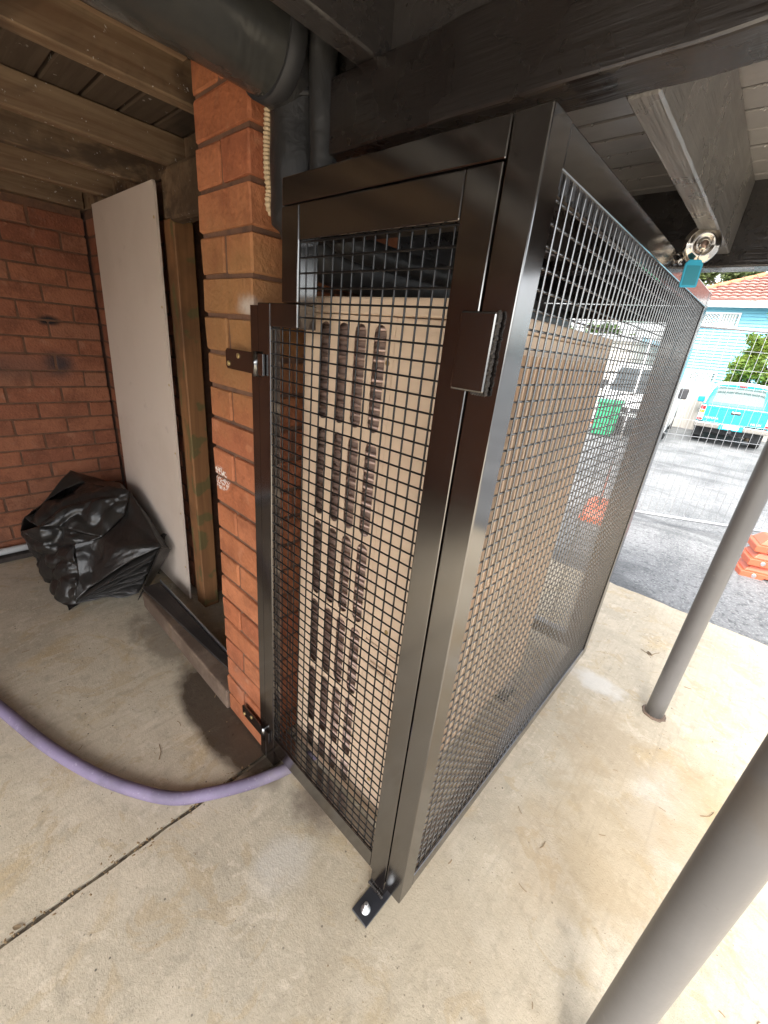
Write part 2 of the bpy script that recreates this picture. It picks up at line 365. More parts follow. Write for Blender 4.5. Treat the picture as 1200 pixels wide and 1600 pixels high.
# ------------------------------------------------------------------ ground, slabs
bm = BM()
ROAD = [(-300, -.05), (2.36, -.05), (2.9, -.045), (15.5, -.585), (40, -.75), (400, -.9)]
xs = [-400, -30, -6, -2, 0, 2, 6, 30, 400]
g_ = [[bm.verts.new((x_, y_, z_)) for x_ in xs] for y_, z_ in ROAD]
for i in range(len(ROAD) - 1):
    for k in range(len(xs) - 1): bm.faces.new((g_[i][k], g_[i][k + 1], g_[i + 1][k + 1], g_[i + 1][k]))
struct('ground', bm, M_asph, 'grey asphalt driveway sloping away beyond the concrete slab')
def road_z(y):
    for (a0, z0), (a1, z1) in zip(ROAD, ROAD[1:]):
        if a0 <= y <= a1: return z0 + (z1 - z0) * (y - a0) / (a1 - a0)
    return -.9
def slab(name, pts, mat, label, rag=0):
    bm = BM(); top = [bm.verts.new((x_, y_, 0)) for x_, y_ in pts]; bot = [bm.verts.new((x_, y_, -.12)) for x_, y_ in pts]
    bm.faces.new(top); n = len(pts)
    for i in range(n): bm.faces.new((top[i], bot[i], bot[(i + 1) % n], top[(i + 1) % n]))
    return struct(name, bm, mat, label)
edge = []
xx = 3.5
while xx > -.6:
    edge.append((xx, 2.37 + (noise.noise(Vector((xx * 6, 0, 0))) * .008 + noise.noise(Vector((xx * 25, 3, 0))) * .008))); xx -= .025
edge.append((-.602, 2.37))
jl = []
yy = 2.36
while yy > -6:
    jl.append((-.603 + noise.noise(Vector((yy * 14, 7, 0))) * .003, yy)); yy -= .02
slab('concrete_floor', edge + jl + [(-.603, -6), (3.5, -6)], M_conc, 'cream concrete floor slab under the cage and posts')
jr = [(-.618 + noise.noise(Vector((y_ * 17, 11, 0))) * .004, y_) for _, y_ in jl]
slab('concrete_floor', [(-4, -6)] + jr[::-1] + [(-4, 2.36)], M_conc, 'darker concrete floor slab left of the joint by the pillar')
bm = BM(); box(bm, -.64, -.585, -6, 2.3, -.06, -.009); struct('joint_filler', bm, M_joint, 'dirty filled joint line between the two slabs')

# ------------------------------------------------------------------ bricks
def brick_mesh(lx, ly, lz, k):
    rnd = random.Random(k); bm = BM(); box(bm, -lx / 2, lx / 2, -ly / 2, ly / 2, 0, lz, .0035, 1)
    for v in bm.verts: v.co += Vector((rnd.uniform(-1, 1), rnd.uniform(-1, 1), rnd.uniform(-1, 1))) * .0016
    me = bpy.data.meshes.new('brick'); bm.to_mesh(me); bm.free(); return me
BR = {}
def brick(kind, mat, x_, y_, z_, parent, jit=.0015):
    k = random.randrange(4); key = (kind, k, mat.name)
    if key not in BR:
        dims = {'sx': (.230, .110, .076), 'sy': (.110, .230, .076), 'h': (.110, .110, .076), 'hx': (.115, .110, .076)}[kind]
        me = brick_mesh(*dims, hash(kind) % 97 + k); me.materials.append(mat); BR[key] = me
    o = bpy.data.objects.new('brick', BR[key]); COL.objects.link(o)
    o.location = (x_ + random.uniform(-jit, jit), y_ + random.uniform(-jit, jit), z_)
    o.rotation_euler = (0, random.uniform(-.003, .003), random.uniform(-.004, .004))
    o.parent = parent; o.matrix_parent_inverse = Matrix.Translation(-parent.location)
PX0, PX1, PY0 = -.868, -.638, .010
pil = thing('brick_pillar', 'orange red brick pillar at the hinged side of the black cage', 'pillar', (-.75, .24, 0))
bm = BM(); box(bm, PX0 + .006, PX1 - .006, PY0 + .006, PY0 + .46, 0, 1.95); obj('mortar', bm, M_mort, pil)
NC = 23
for k in range(NC):
    z_ = k * .086 + .008
    if k % 2 == 0:
        for r_ in range(4): brick('sx', M_brickP, (PX0 + PX1) / 2, PY0 + .055 + .12 * r_, z_, pil)
    else:
        for c_ in (0, 1):
            for r_ in (0, 1): brick('sy', M_brickP, PX0 + .055 + .12 * c_, PY0 + .115 + .24 * r_, z_, pil)
# left wall, running in depth
WX = -2.70
wl_ = thing('brick_wall', 'dark red brick wall at far left with two black smudges', 'wall', (WX, -.5, 0))
bm = BM(); box(bm, WX - .12, WX - .006, -2.7, .245, 0, 1.84); obj('mortar', bm, M_mort, wl_)
for k in range(21):
    off = .12 * (k % 2)
    y_ = .25 - .115 - off
    if off: brick('h', M_brickW, WX - .055, .25 - .055, k * .086 + .006, wl_)
    while y_ > -1.5:
        brick('sy', M_brickW, WX - .055, y_, k * .086 + .006, wl_); y_ -= .24
# back wall behind the white sheet
BY = .262
bw = thing('brick_wall', 'dark brick wall behind the leaning white sheet', 'wall', (-2.1, BY, 0))
bm = BM(); box(bm, WX - .1, -1.62, BY + .006, BY + .12, 0, 1.84); obj('mortar', bm, M_mort, bw)
for k in range(21):
    off = .12 * (k % 2); x_ = WX + .115 + off
    if off: brick('h', M_brickW, WX + .055, BY + .055, k * .086 + .006, bw)
    while x_ < -1.72:
        brick('sx', M_brickW, x_, BY + .055, k * .086 + .006, bw); x_ += .24
# dark store room behind the doorway, and an unseen rear wall added to darken the under-house
rm = thing('store_room', 'dark store room seen through the gap left of the pillar', 'room', (-1.5, 1, 0))
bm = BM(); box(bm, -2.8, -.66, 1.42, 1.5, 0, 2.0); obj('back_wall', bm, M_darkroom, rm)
bm = BM(); box(bm, -.76, -.66, .46, 1.43, 0, 1.56); obj('side_wall', bm, M_brickW, rm)
bm = BM(); box(bm, -.745, -.662, .46, 1.46, 1.5605, 2.0, .004); obj('bearer', bm, M_fjoist, rm)
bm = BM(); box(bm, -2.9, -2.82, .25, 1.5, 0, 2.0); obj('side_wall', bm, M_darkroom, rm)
bm = BM(); box(bm, -1.30, -1.20, .62, .66, 0, 1.5, .004); box(bm, -1.18, -1.10, .7, .74, .2, 1.56, .004); obj('stored_board', bm, M_plank, rm)

uw = thing('rear_shade_wall', 'unseen brick wall added behind the camera to darken the under-house', 'wall', (-1.5, -2.8, 0))
bm = BM(); box(bm, -2.85, -.9, -2.86, -2.76, 0, 1.95); obj('wall_face', bm, M_brickW, uw)

# ------------------------------------------------------------------ under-house ceiling at left
fl = thing('floor_frame', 'old bare timber floor joists and boards overhead at top left', 'ceiling', (-1.6, -.5, 1.84))
for x_ in (-1.035, -1.515, -1.865, -2.27):
    bm = BM(); box(bm, x_, x_ + .045, -2.7, .40, 1.842, 1.928, .003)
    for v in bm.verts: v.co.x += noise.noise(v.co * 2) * .004
    obj('joist', bm, M_joist, fl)
y_ = -2.7
while y_ < 1.55:
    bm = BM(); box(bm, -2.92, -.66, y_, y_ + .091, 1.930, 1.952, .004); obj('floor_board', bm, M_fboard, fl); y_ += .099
bm = BM(); box(bm, -2.82, -2.66, -2.7, .255, 1.842, 1.929, .003); obj('wall_plate', bm, M_joist, fl)
bm = BM(); box(bm, -2.95, -.60, -2.75, 1.6, 1.9535, 1.965); obj('sky_blocker', bm, M_darkroom, fl)  # added above the boards to block sky light through the gaps
bm = BM(); box(bm, -2.9, -.88, .262, .35, 1.843, 1.929, .003); obj('wall_plate', bm, M_joist, fl)
bm = BM(); box(bm, -.87, -.66, -2.7, .0, 1.862, 1.929, .004); obj('bearer', bm, M_joist, fl)

# doorway timber
df = thing('door_frame', 'rough brown timber door jamb and header beside the white sheet', 'door frame', (-1.52, .25, 0))
bm = BM(); box(bm, -1.61, -1.525, .225, .30, .0, 1.70, .004); obj('jamb', bm, M_jamb, df)
bm = BM(); box(bm, -1.505, -.885, .20, .26, 1.68, 1.84, .014, 2); obj('header', bm, M_joist, df)
bm = BM(); box(bm, -1.61, -1.523, .23, .31, 1.703, 1.84, .003); obj('packer', bm, M_joist, df)
# white sheet
ws = thing('wall_sheet', 'tall pale fibre cement sheet standing against the back wall', 'sheet', (-2.0, .2, .02))
bm = BM()
prism(bm, [(-2.44, .012), (-1.632, .012), (-1.592, 1.80), (-1.598, 1.812), (-2.318, 1.812)], 1, .194, .203)
obj('sheet_board', bm, M_sheet, ws)
bm = BM()
for z_ in [.2 + .3 * i for i in range(6)]:
    for x_ in (-1.65 + .022 * z_, ): lathe(bm, [(.006, 0), (.005, .0012)], 8, Matrix.Translation((x_, .1938, z_)) @ Matrix.Rotation(R(90), 4, 'X'))
obj('screw_head', bm, M_screw, ws, kind='stuff')
# hob across the doorway
hobt = thing('door_hob', 'low concrete hob across the dark doorway left of the pillar', 'hob', (-1.25, .05, 0))
bm = BM(); box(bm, -1.72, -.872, .002, .098, 0, .088, .006, 2)
for v in bm.verts: v.co.z += noise.noise(v.co * 9) * .003
obj('hob_block', bm, M_hob, hobt)
bm = BM(); prism(bm, [(-1.74, .012), (-.876, .066), (-.876, .092), (-1.74, .092)], 2, .0895, .102, .001, 1); obj('plank', bm, M_plank, hobt)
bm = BM(); box(bm, -1.75, -.876, .0995, .1035, .05, .110); obj('metal_edge', bm, M_galv, hobt)
# pipe along left wall
bm = BM(); tube(bm, [(-2.645, -2.6, .055), (-2.645, .22, .05)], .02, 14)
tag(obj('wall_pipe', bm, M_white), 'pale grey pipe along the base of the far left wall', 'pipe')
bm = BM(); box(bm, -2.69, -2.60, -2.6, .24, .001, .028, .003); tag(obj('timber_batten', bm, M_plank), 'dark batten on the floor under the pale wall pipe', 'batten')

# ------------------------------------------------------------------ deck overhead
dk = thing('deck', 'dark painted timber deck overhead with beams, joists and boards', 'deck', (0, .1, 1.66))
bm = BM(); box(bm, -.655, .90, .064, .132, 1.66, 1.768, .004, 2)
bmesh.ops.subdivide_edges(bm, edges=[e for e in bm.edges if abs(e.verts[0].co.x - e.verts[1].co.x) > 1], cuts=120)
for v in bm.verts: v.co += Vector((0, noise.noise(v.co * Vector((7, 1, 1)) if False else Vector((v.co.x * 9, v.co.z * 30, 1))) * .0022, noise.noise(Vector((v.co.x * 14, v.co.y * 30, 5))) * .002))
obj('beam', bm, M_beam, dk)
bm = BM(); box(bm, -.66, .90, .10, .131, 1.770, 1.916, .002); obj('blocking_board', bm, M_fjoist, dk)
bm = BM(); box(bm, -.70, .92, -2.75, .13, 1.945, 1.955); obj('deck_underlay', bm, M_blackp, dk)
bm = BM(); box(bm, -.70, .92, .133, 1.98, 1.848, 1.858); obj('deck_underlay', bm, M_blackp, dk)  # stretch past the end beam is added out of view to shade the slab
bm = BM(); box(bm, -.80, -.09, 1.405, 1.45, 1.585, 1.70, .004); obj('fascia_board', bm, M_beam, dk)
for i, x_ in enumerate((-.40, .05, .5)):
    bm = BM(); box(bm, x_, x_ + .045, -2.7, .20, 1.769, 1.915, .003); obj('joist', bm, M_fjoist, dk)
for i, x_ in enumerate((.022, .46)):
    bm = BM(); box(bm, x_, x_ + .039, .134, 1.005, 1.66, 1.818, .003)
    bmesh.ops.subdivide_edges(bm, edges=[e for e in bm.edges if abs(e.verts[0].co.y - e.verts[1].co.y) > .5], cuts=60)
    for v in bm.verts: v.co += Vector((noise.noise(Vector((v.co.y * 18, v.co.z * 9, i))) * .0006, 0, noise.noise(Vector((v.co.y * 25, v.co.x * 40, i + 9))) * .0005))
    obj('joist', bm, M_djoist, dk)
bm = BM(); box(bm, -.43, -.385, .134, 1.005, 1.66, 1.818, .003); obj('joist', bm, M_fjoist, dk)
bm = BM(); box(bm, -.70, .90, 1.008, 1.085, 1.63, 1.835, .004, 2); obj('beam', bm, M_beam, dk)
y_ = .134
bd = BM(); box(bd, -.70, .90, 0, .0765, 1.82, 1.845, .0025)
board0 = obj('deck_board', bd, M_dboard, dk)
board0.location.y = y_
ys = []
while y_ < 1.85:  # boards beyond the end beam are unseen, added to keep light off the slab
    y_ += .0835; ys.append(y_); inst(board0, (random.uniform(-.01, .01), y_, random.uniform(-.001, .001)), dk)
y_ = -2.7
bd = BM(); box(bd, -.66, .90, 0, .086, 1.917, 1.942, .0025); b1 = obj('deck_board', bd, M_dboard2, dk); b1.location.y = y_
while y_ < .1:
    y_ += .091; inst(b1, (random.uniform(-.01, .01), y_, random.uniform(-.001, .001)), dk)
bm = BM()
for y_ in [q for q in ys if q < .95]:
    for x_ in [random.uniform(-.3, .8) for _ in range(26)]:
        r_ = random.uniform(.0015, .0042)
        lathe(bm, [(.0003, -r_ * 1.1), (r_ * .7, -r_ * .7), (r_, 0), (r_ * .9, r_ * .4)], 8, Matrix.Translation((x_, y_ - .0028 + random.uniform(-.003, .003), 1.8195)))
for _ in range(40):
    r_ = random.uniform(.001, .003)
    lathe(bm, [(.0003, -r_), (r_ * .7, -r_ * .6), (r_, .0005)], 8, Matrix.Translation((random.uniform(-.2, .5), 1.0075, random.uniform(1.64, 1.8))) @ Matrix.Rotation(R(90), 4, 'X') @ Matrix.Scale(-1, 4, (0, 0, 1)))
obj('water_drops', bm, M_drop, dk, kind='stuff')

# posts
for (x_, y_, r_, lab) in ((.331, 1.305, .034, 'thin grey painted steel post standing beyond the cage'), (.437, .075, .0345, 'nearest grey painted round post at bottom right corner')):
    t = thing('steel_post', lab, 'post', (x_, y_, 0), 'round grey posts')
    bm = BM(); tube(bm, [(x_, y_, 0.0 + i * .11) for i in range(15)] + [(x_, y_, 1.628 if y_ > 1 else 1.658)], r_, 28); obj('shaft', bm, M_post, t)
    bm = BM(); lathe(bm, [(r_ + .012, 0.001), (r_ + .008, .004), (r_ + .001, .006)], 20, Matrix.Translation((x_, y_, 0)))
    for v in bm.verts: v.co.xy += Vector((noise.noise(v.co * 60), noise.noise(v.co * 60 + Vector((9, 9, 9))))) * .006
    obj('grout_collar', bm, M_hob, t)

# ------------------------------------------------------------------ cage
L_ = 1.385; H = 1.617; B0 = .064
cg = thing('security_cage', 'black glossy steel mesh security cage around the air conditioner', 'cage', (-.3, .7, 0))
def bar(name, x0, x1, y0, y1, z0, z1, parent=cg, mat=None, bev=.0022):
    bm = BM(); box(bm, x0, x1, y0, y1, z0, z1, bev, 2); return obj(name, bm, mat or M_cage, parent)
# side panel (faces right)
bar('corner_post', -.0485, 0, 0, .052, B0, H)
bar('corner_post', -.0485, 0, L_ - .05, L_, B0, H)
bar('top_rail', -.0485, -.0008, .0525, L_ - .0505, H - .047, H - .0005)
bar('bottom_rail', -.0485, -.0008, .0525, L_ - .0505, B0, B0 + .045)
def wires(name, parent, u0, u1, v0, v1, plane, at, pitch=.0254, r=.0018, uo=0, vo=0, clip=None, order=1):
    bm = BM()
    def pt(u, v, d): return (u, at + d, v) if plane == 'y' else (at + d, u, v)
    u = u0 + uo
    while u < u1 - .001:
        a0, a1 = v0, v1
        if clip: a0, a1 = clip('u', u, a0, a1)
        tube(bm, [pt(u, a0, order * r * .95), pt(u, a1, order * r * .95)], r, 6, False); u += pitch
    v = v0 + vo
    while v < v1 - .001:
        a0, a1 = u0, u1
        if clip: a0, a1 = clip('v', v, a0, a1)
        tube(bm, [pt(a0, v, -order * r * .95), pt(a1, v, -order * r * .95)], r, 6, False); v += pitch
    return obj(name, bm, M_wire, parent, kind='stuff')
wires('wire_mesh', cg, .045, L_ - .045, B0 + .04, H - .042, 'x', -.010, uo=.012, vo=.02, order=1)
# inner clamp strips round the side mesh
for nm, a_ in (('mesh_strip', (-.020, -.016, .053, L_ - .051, H - .062, H - .046)), ('mesh_strip', (-.020, -.016, .053, L_ - .051, B0 + .044, B0 + .058))): bar(nm, *a_, bev=0)
# front fixed frame
bar('header_rail', -.512, -.0505, .0012, .050, 1.5735, H)
bar('jamb_post', -.634, -.604, .002, .009, 0.002, 1.405, bev=0)
bar('foot_leg', -.100, -.054, .004, .048, .004, .072)
bm = BM(); box(bm, -.092, -.040, -.070, .045, .0005, .008, .001)
obj('foot_plate', bm, M_plate, cg)
bm = BM(); lathe(bm, [(.0125, .008), (.0125, .0105), (.0095, .0108), (.0095, .019), (.0055, .0195), (.0055, .033), (.004, .034)], 18, Matrix.Translation((-.066, -.046, 0))); obj('anchor_bolt', bm, M_zinc, cg)
bm = BM()
for i in range(9): bmesh.ops.create_icosphere(bm, subdivisions=1, radius=.005, matrix=Matrix.Translation((-.098 + .0055 * i, .001, .010 + random.uniform(0, .004))))
obj('weld_bead', bm, M_weld, cg)
bm = BM(); prism(bm, [(-.604, .002), (-.560, .002), (-.560, .008), (-.604, .008)], 2, .002, .085); obj('foot_bracket', bm, M_galv, cg)
# striker plate across the door gap with its weld
bar('striker_plate', -.074, -.018, -.0105, -.0015, 1.305, 1.408, bev=.003)
bm = BM()
for i in range(34):
    bmesh.ops.create_icosphere(bm, subdivisions=1, radius=random.uniform(.0028, .0040), matrix=Matrix.Translation((-.0165 + random.uniform(-.001, .001), -.006, 1.305 + .0031 * i)))
for i in range(6): bmesh.ops.create_icosphere(bm, subdivisions=1, radius=.003, matrix=Matrix.Translation((-.018 - .004 * i, -.005, 1.304)))
obj('weld_bead', bm, M_weld, cg)
# far end frame, the same as the front
bar('end_header', -.60, -.0505, L_ - .0495, L_ - .001, 1.5735, H - .001)
bar('end_stile', -.100, -.0525, L_ - .0495, L_ - .002, .075, 1.571)
bar('end_stile', -.60, -.552, L_ - .0495, L_ - .002, .075, 1.571)
bar('end_rail', -.551, -.101, L_ - .0495, L_ - .002, 1.518, 1.5705)
bar('end_rail', -.551, -.101, L_ - .0495, L_ - .002, .075, .135)
wires('wire_mesh', cg, -.555, -.098, .13, 1.522, 'y', L_ - .03, uo=.01, vo=.012)
bar('end_striker', -.07, -.02, L_ + .001, L_ + .008, 1.3, 1.4)
# door
dr = bpy.data.objects.new('door', None); COL.objects.link(dr); dr.parent = cg; dr.location = (0, 0, 0)
dr.matrix_parent_inverse = Matrix.Translation(-cg.location)
def dbar(name, *a_, bev=.0022):
    bm = BM(); box(bm, *a_, bev, 2); o = obj(name, bm, M_cage); o.parent = dr; return o
dbar('stile', -.1045, -.0515, .0, .048, .075, 1.5715)
dbar('stile', -.6015, -.5550, .0, .028, .004, 1.4105)
dbar('stile', -.5115, -.4585, .0, .048, 1.4115, 1.5715)
dbar('rail', -.5545, -.4585, .0, .048, 1.3655, 1.4105)
dbar('rail', -.458, -.105, .0003, .048, 1.516, 1.5715)
dbar('rail', -.5545, -.105, .0003, .048, .075, .135)
def dclip(ax, q, a0, a1):
    if ax == 'u' and q < -.4565: return a0, 1.368
    if ax == 'v' and q > 1.368: return -.4615, a1
    return a0, a1
wm = wires('wire_mesh', None, -.5575, -.1025, .132, 1.52, 'y', .010, uo=.008, vo=.010, clip=dclip, order=1); wm.parent = dr; wm.data.materials[0] = M_wired
for z_ in (1.262, .1):
    bm = BM(); prism(bm, [(-.736, z_ + .006), (-.730, z_), (-.572, z_), (-.572, z_ + .046), (-.730, z_ + .046), (-.736, z_ + .040)], 1, -.0075, -.0022, .0006, 1)
    h_ = obj('hinge_plate', bm, M_cage); h_.parent = dr
    for x_, zz in ((-.722, z_ + .012), (-.676, z_ + .033)):
        bm = BM(); lathe(bm, [(.0062, .0), (.006, .002), (.003, .0028)], 10, Matrix.Translation((x_, -.0076, zz)) @ Matrix.Rotation(R(90), 4, 'X'))
        s_ = obj('hinge_screw', bm, M_screw); s_.parent = dr
    bm = BM(); tube(bm, [(-.603, -.006, z_ - .004), (-.603, -.006, z_ + .05)], .007, 12); k_ = obj('hinge_knuckle', bm, M_cage); k_.parent = dr

# disc padlock, key, tag
def aim(loc, axis): return Matrix.Translation(loc) @ Vector(axis).to_track_quat('Z', 'Y').to_matrix().to_4x4()
lk = thing('disc_padlock', 'round polished steel disc padlock on the cage side rail', 'padlock', (.035, .76, 1.63))
ax = (.62, -1, -.10)
bm = BM(); lathe(bm, [(.002, .0145), (.010, .0145), (.0105, .0115), (.0175, .0110), (.019, .0135), (.026, .0135), (.028, .0105), (.033, .0105), (.0375, .007), (.0395, 0), (.0375, -.007), (.030, -.0105), (.002, -.0125)], 56, aim((.036, .762, 1.633), ax)); obj('lock_body', bm, M_chrome, lk)
bm = BM(); tube(bm, smooth_path([(.006, .752, 1.600), (-.004, .760, 1.606), (-.006, .768, 1.615), (.004, .772, 1.622)], 5), .005, 10); obj('shackle', bm, M_chrome, lk)
bm = BM(); box(bm, -.012, -.004, .752, .772, 1.595, 1.6135, .002); 
for v in bm.verts: v.co.x += .0125
obj('hasp', bm, M_cage, lk)
bm = BM(); mt = aim((.036, .762, 1.633), ax)
lathe(bm, [(.0075, .0145), (.0075, .021), (.003, .0215)], 16, mt); obj('keyway', bm, M_tube, lk)
bm = BM(); box(bm, -.0012, .0012, -.004, .004, .016, .028); box(bm, -.001, .001, -.011, .011, .028, .050, .0008)
bmesh.ops.transform(bm, matrix=mt, verts=bm.verts[:]); obj('key', bm, M_chrome, lk)
kt = thing('key_tag', 'bright cyan plastic key tag hanging from the padlock key', 'key tag', (.045, .69, 1.56))
kc = Vector((.050, .716, 1.626))
bm = BM(); tube(bm, [kc + Vector((.012 * math.cos(a_) * .8, .012 * math.cos(a_) * .6, .012 * math.sin(a_) - .004)) for a_ in [i * math.pi / 10 for i in range(20)]], .0011, 6, closed=True); obj('split_ring', bm, M_chrome, kt)
bm = BM(); tube(bm, [kc + Vector((.0, .0, -.012)), kc + Vector((-.003, -.001, -.032))], .002, 6); obj('link', bm, M_chrome, kt)
tl = kc + Vector((-.006, -.004, -.060))
fr = Vector((.80, .58, .06)).normalized(); upv = Vector((.22, .10, .97)); nr = fr.cross(upv).normalized(); upv = nr.cross(fr).normalized()
mt = Matrix((( fr.x, upv.x, -nr.x, tl.x), (fr.y, upv.y, -nr.y, tl.y), (fr.z, upv.z, -nr.z, tl.z), (0, 0, 0, 1)))
bm = BM(); prism(bm, [(-.016, -.027), (.016, -.027), (.0185, -.0245), (.0185, .020), (.012, .028), (-.012, .028), (-.0185, .020), (-.0185, -.0245)], 2, -.002, .002, .001, 2)
bmesh.ops.transform(bm, matrix=mt, verts=bm.verts[:]); obj('tag_body', bm, M_tag, kt)
bm = BM(); box(bm, -.0145, .0145, -.0225, .0165, -.0026, .0026, .0004); bmesh.ops.transform(bm, matrix=mt, verts=bm.verts[:]); obj('paper_insert', bm, M_tagin, kt)

# ------------------------------------------------------------------ air conditioner
AX0, AX1, AY0, AY1, AZ0, AZ1 = -.562, -.172, .100, 1.03, .055, 1.436
acx = thing('air_conditioner', 'tall beige outdoor air conditioner unit inside the cage', 'air conditioner', ((AX0 + AX1) / 2, .55, 0))
bm = BM(); box(bm, AX0 - .004, AX1 + .004, AY0 - .004, AY1 + .004, AZ1 - .032, AZ1, .004, 2); obj('top_cover', bm, M_ac, acx)
# end panel with real slots
bm = BM()
def loop(pts):
    v = [bm.verts.new((x_, AY0, z_)) for x_, z_ in pts]; return [bm.edges.new((v[i], v[(i + 1) % len(v)])) for i in range(len(v))]
es = loop([(AX0, AZ0), (-.286, AZ0), (-.286, AZ1 - .034), (AX0, AZ1 - .034)])
cols = (-.492, -.433, -.381, -.325); rows = ((1.177, 1.388), (.932, 1.157), (.688, .912), (.443, .668), (.198, .423), (.085, .178))
SW = .0170
for c_ in cols:
    for a0, a1 in rows:
        p_ = []
        for i in range(7): p_.append((c_ + SW * math.cos(math.pi * i / 6), a1 - SW + SW * math.sin(math.pi * i / 6)))
        for i in range(7): p_.append((c_ - SW * math.cos(math.pi * i / 6), a0 + SW - SW * math.sin(math.pi * i / 6)))
        es += loop(p_)
bmesh.ops.triangle_fill(bm, use_beauty=True, use_dissolve=False, edges=es)
r_ = bmesh.ops.extrude_face_region(bm, geom=bm.faces[:])
for v in [q for q in r_['geom'] if isinstance(q, bmesh.types.BMVert)]: v.co.y += .0015
obj('slotted_panel', bm, M_ac, acx)
bm = BM(); box(bm, -.2845, AX1, AY0 - .003, AY0 + .02, .664, AZ1 - .034, .003, 2); obj('service_panel', bm, M_ac, acx)
bm = BM(); box(bm, -.2845, AX1, AY0 - .003, AY0 + .02, AZ0, .661, .003, 2); obj('valve_cover', bm, M_ac, acx)
bm = BM(); box(bm, -.262, -.186, AY0 - .0105, AY0 - .0035, .515, .61, .004, 2); box(bm, -.255, -.193, AY0 - .016, AY0 - .0108, .585, .600, .002); obj('handle', bm, M_ac, acx)
bm = BM()
for (x_, z_) in ((-.535, 1.33), (-.300, 1.32), (-.535, .8), (-.30, .8), (-.30, .3), (-.53, .3), (-.22, .2), (-.22, .72)): lathe(bm, [(.006, 0), (.004, .002)], 10, Matrix.Translation((x_, AY0 - (.0002 if x_ < -.285 else .0032), z_)) @ Matrix.Rotation(R(90), 4, 'X'))
obj('panel_screw', bm, M_screw, acx, kind='stuff')
bm = BM()
z_ = .07
k = 0
while z_ < 1.39:
    tube(bm, [(-.53, .109 + .007 * (k % 2), z_), (-.30, .109 + .007 * (k % 2), z_ + .005)], .0045, 8); z_ += .0195; k += 1
obj('coil_tube', bm, M_tube, acx, kind='stuff')
bm = BM(); box(bm, AX0 + .01, -.29, .119, .135, .06, 1.40); obj('coil_fins', bm, M_fin, acx)
bm = BM(); box(bm, AX0, AX0 + .003, AY0 + .007, AY1, AZ0, AZ1 - .034); obj('rear_panel', bm, M_ac, acx)
bm = BM(); box(bm, AX0 + .004, AX1 - .002, AY1 - .004, AY1, AZ0, AZ1 - .034); obj('end_panel', bm, M_ac, acx)
bm = BM(); box(bm, AX1 - .006, AX1 - .001, AY0 + .021, AY1, AZ0, AZ1 - .034, .001); obj('front_panel', bm, M_ac, acx)
# fan grilles, vertical bars on the long side
for z0, z1 in ((.10, .722), (.738, 1.36)):
    bm = BM(); y_ = AY0 + .06
    while y_ < AY1 - .03:
        box(bm, AX1 + .006, AX1 + .017, y_, y_ + .006, z0, z1); y_ += .021
    for z_ in [z0 + (z1 - z0) * i / 6 for i in range(7)]: box(bm, AX1 - .001, AX1 + .0055, AY0 + .05, AY1 - .03, z_ - .003, z_ + .003)
    gr_ = obj('fan_grille', bm, M_ac, acx)
    bm = BM(); lathe(bm, [(.27, -.0012), (.27, 0)], 40, Matrix.Translation((AX1 + .0015, .55, (z0 + z1) / 2)) @ Matrix.Rotation(R(90), 4, 'Y')); obj('fan_shade_disc', bm, M_acdark, acx)  # dark disc on the panel, painted shade in place of an open hole
for y0 in (.16, .88):
    bm = BM(); box(bm, AX0 - .02, AX1 + .02, y0, y0 + .06, .012, AZ0 - .0005, .003); obj('foot', bm, M_galv, acx)
    bm = BM(); box(bm, AX0 - .03, AX1 + .03, y0 - .02, y0 + .08, .0005, .0115, .003); obj('rubber_pad', bm, M_blackp, acx)
bm = BM(); box(bm, AX0 + .004, AX1 - .007, AY0 + .16, AY1 - .005, AZ0, AZ0 + .004); obj('base_pan', bm, M_ac, acx)
# ------------------------------------------------------------------ pipes above
dt = thing('insulated_duct', 'fat black insulated duct bending down beside the pillar top', 'duct', (-.565, -.1, 1.82))
bm = BM(); P_ = smooth_path([(-.565, -2.6, 1.83), (-.565, -1.2, 1.825), (-.565, -.5, 1.825), (-.566, -.12, 1.825), (-.567, .03, 1.822)], 14)
tube(bm, P_, [.080 + .003 * noise.noise(p * 8) for p in P_], 28); obj('duct_run', bm, M_duct2, dt, True)
bm = BM(); tube(bm, [(-.567, .0, 1.822), (-.567, .03, 1.822), (-.567, .034, 1.822)], [.085, .0855, .082], 28); obj('duct_collar', bm, M_blackp, dt)
bm = BM(); P_ = smooth_path([(-.568, .030, 1.80), (-.570, .078, 1.78), (-.571, .088, 1.72), (-.570, .088, 1.62), (-.566, .092, 1.56), (-.545, .14, 1.515), (-.52, .26, 1.502), (-.50, .5, 1.50), (-.49, .9, 1.50), (-.48, 1.3, 1.5)], 8)
tube(bm, P_, [(.062 if p.z > 1.57 else .050) + .003 * noise.noise(p * 14) for p in P_], 24); obj('riser', bm, M_duct, dt, True)
bm = BM(); tube(bm, [(-.570, .086, 1.772), (-.5705, .088, 1.762)], .0655, 24); obj('clamp_band', bm, M_blackp, dt)
bm = BM(); box(bm, -.535, -.515, .018, .030, 1.757, 1.778, .002); obj('clamp_buckle', bm, M_galv, dt)
bm = BM(); P_ = smooth_path([(-.484, .058, 1.90), (-.484, .066, 1.80), (-.482, .070, 1.70), (-.480, .075, 1.60), (-.476, .11, 1.545), (-.46, .25, 1.53), (-.44, .8, 1.53)], 8)
tube(bm, P_, [.025 + .001 * noise.noise(p * 20) for p in P_], 18)
tag(obj('insulated_pipe', bm, M_duct, None, True), 'slim black insulated pipe right of the fat duct', 'pipe')
bm = BM(); P_ = smooth_path([(-.620, .050, 1.84), (-.622, .046, 1.76), (-.625, .044, 1.69), (-.622, .046, 1.63), (-.620, .07, 1.575), (-.618, .3, 1.558), (-.61, .9, 1.558)], 60)
Q_ = [P_[0]]; 
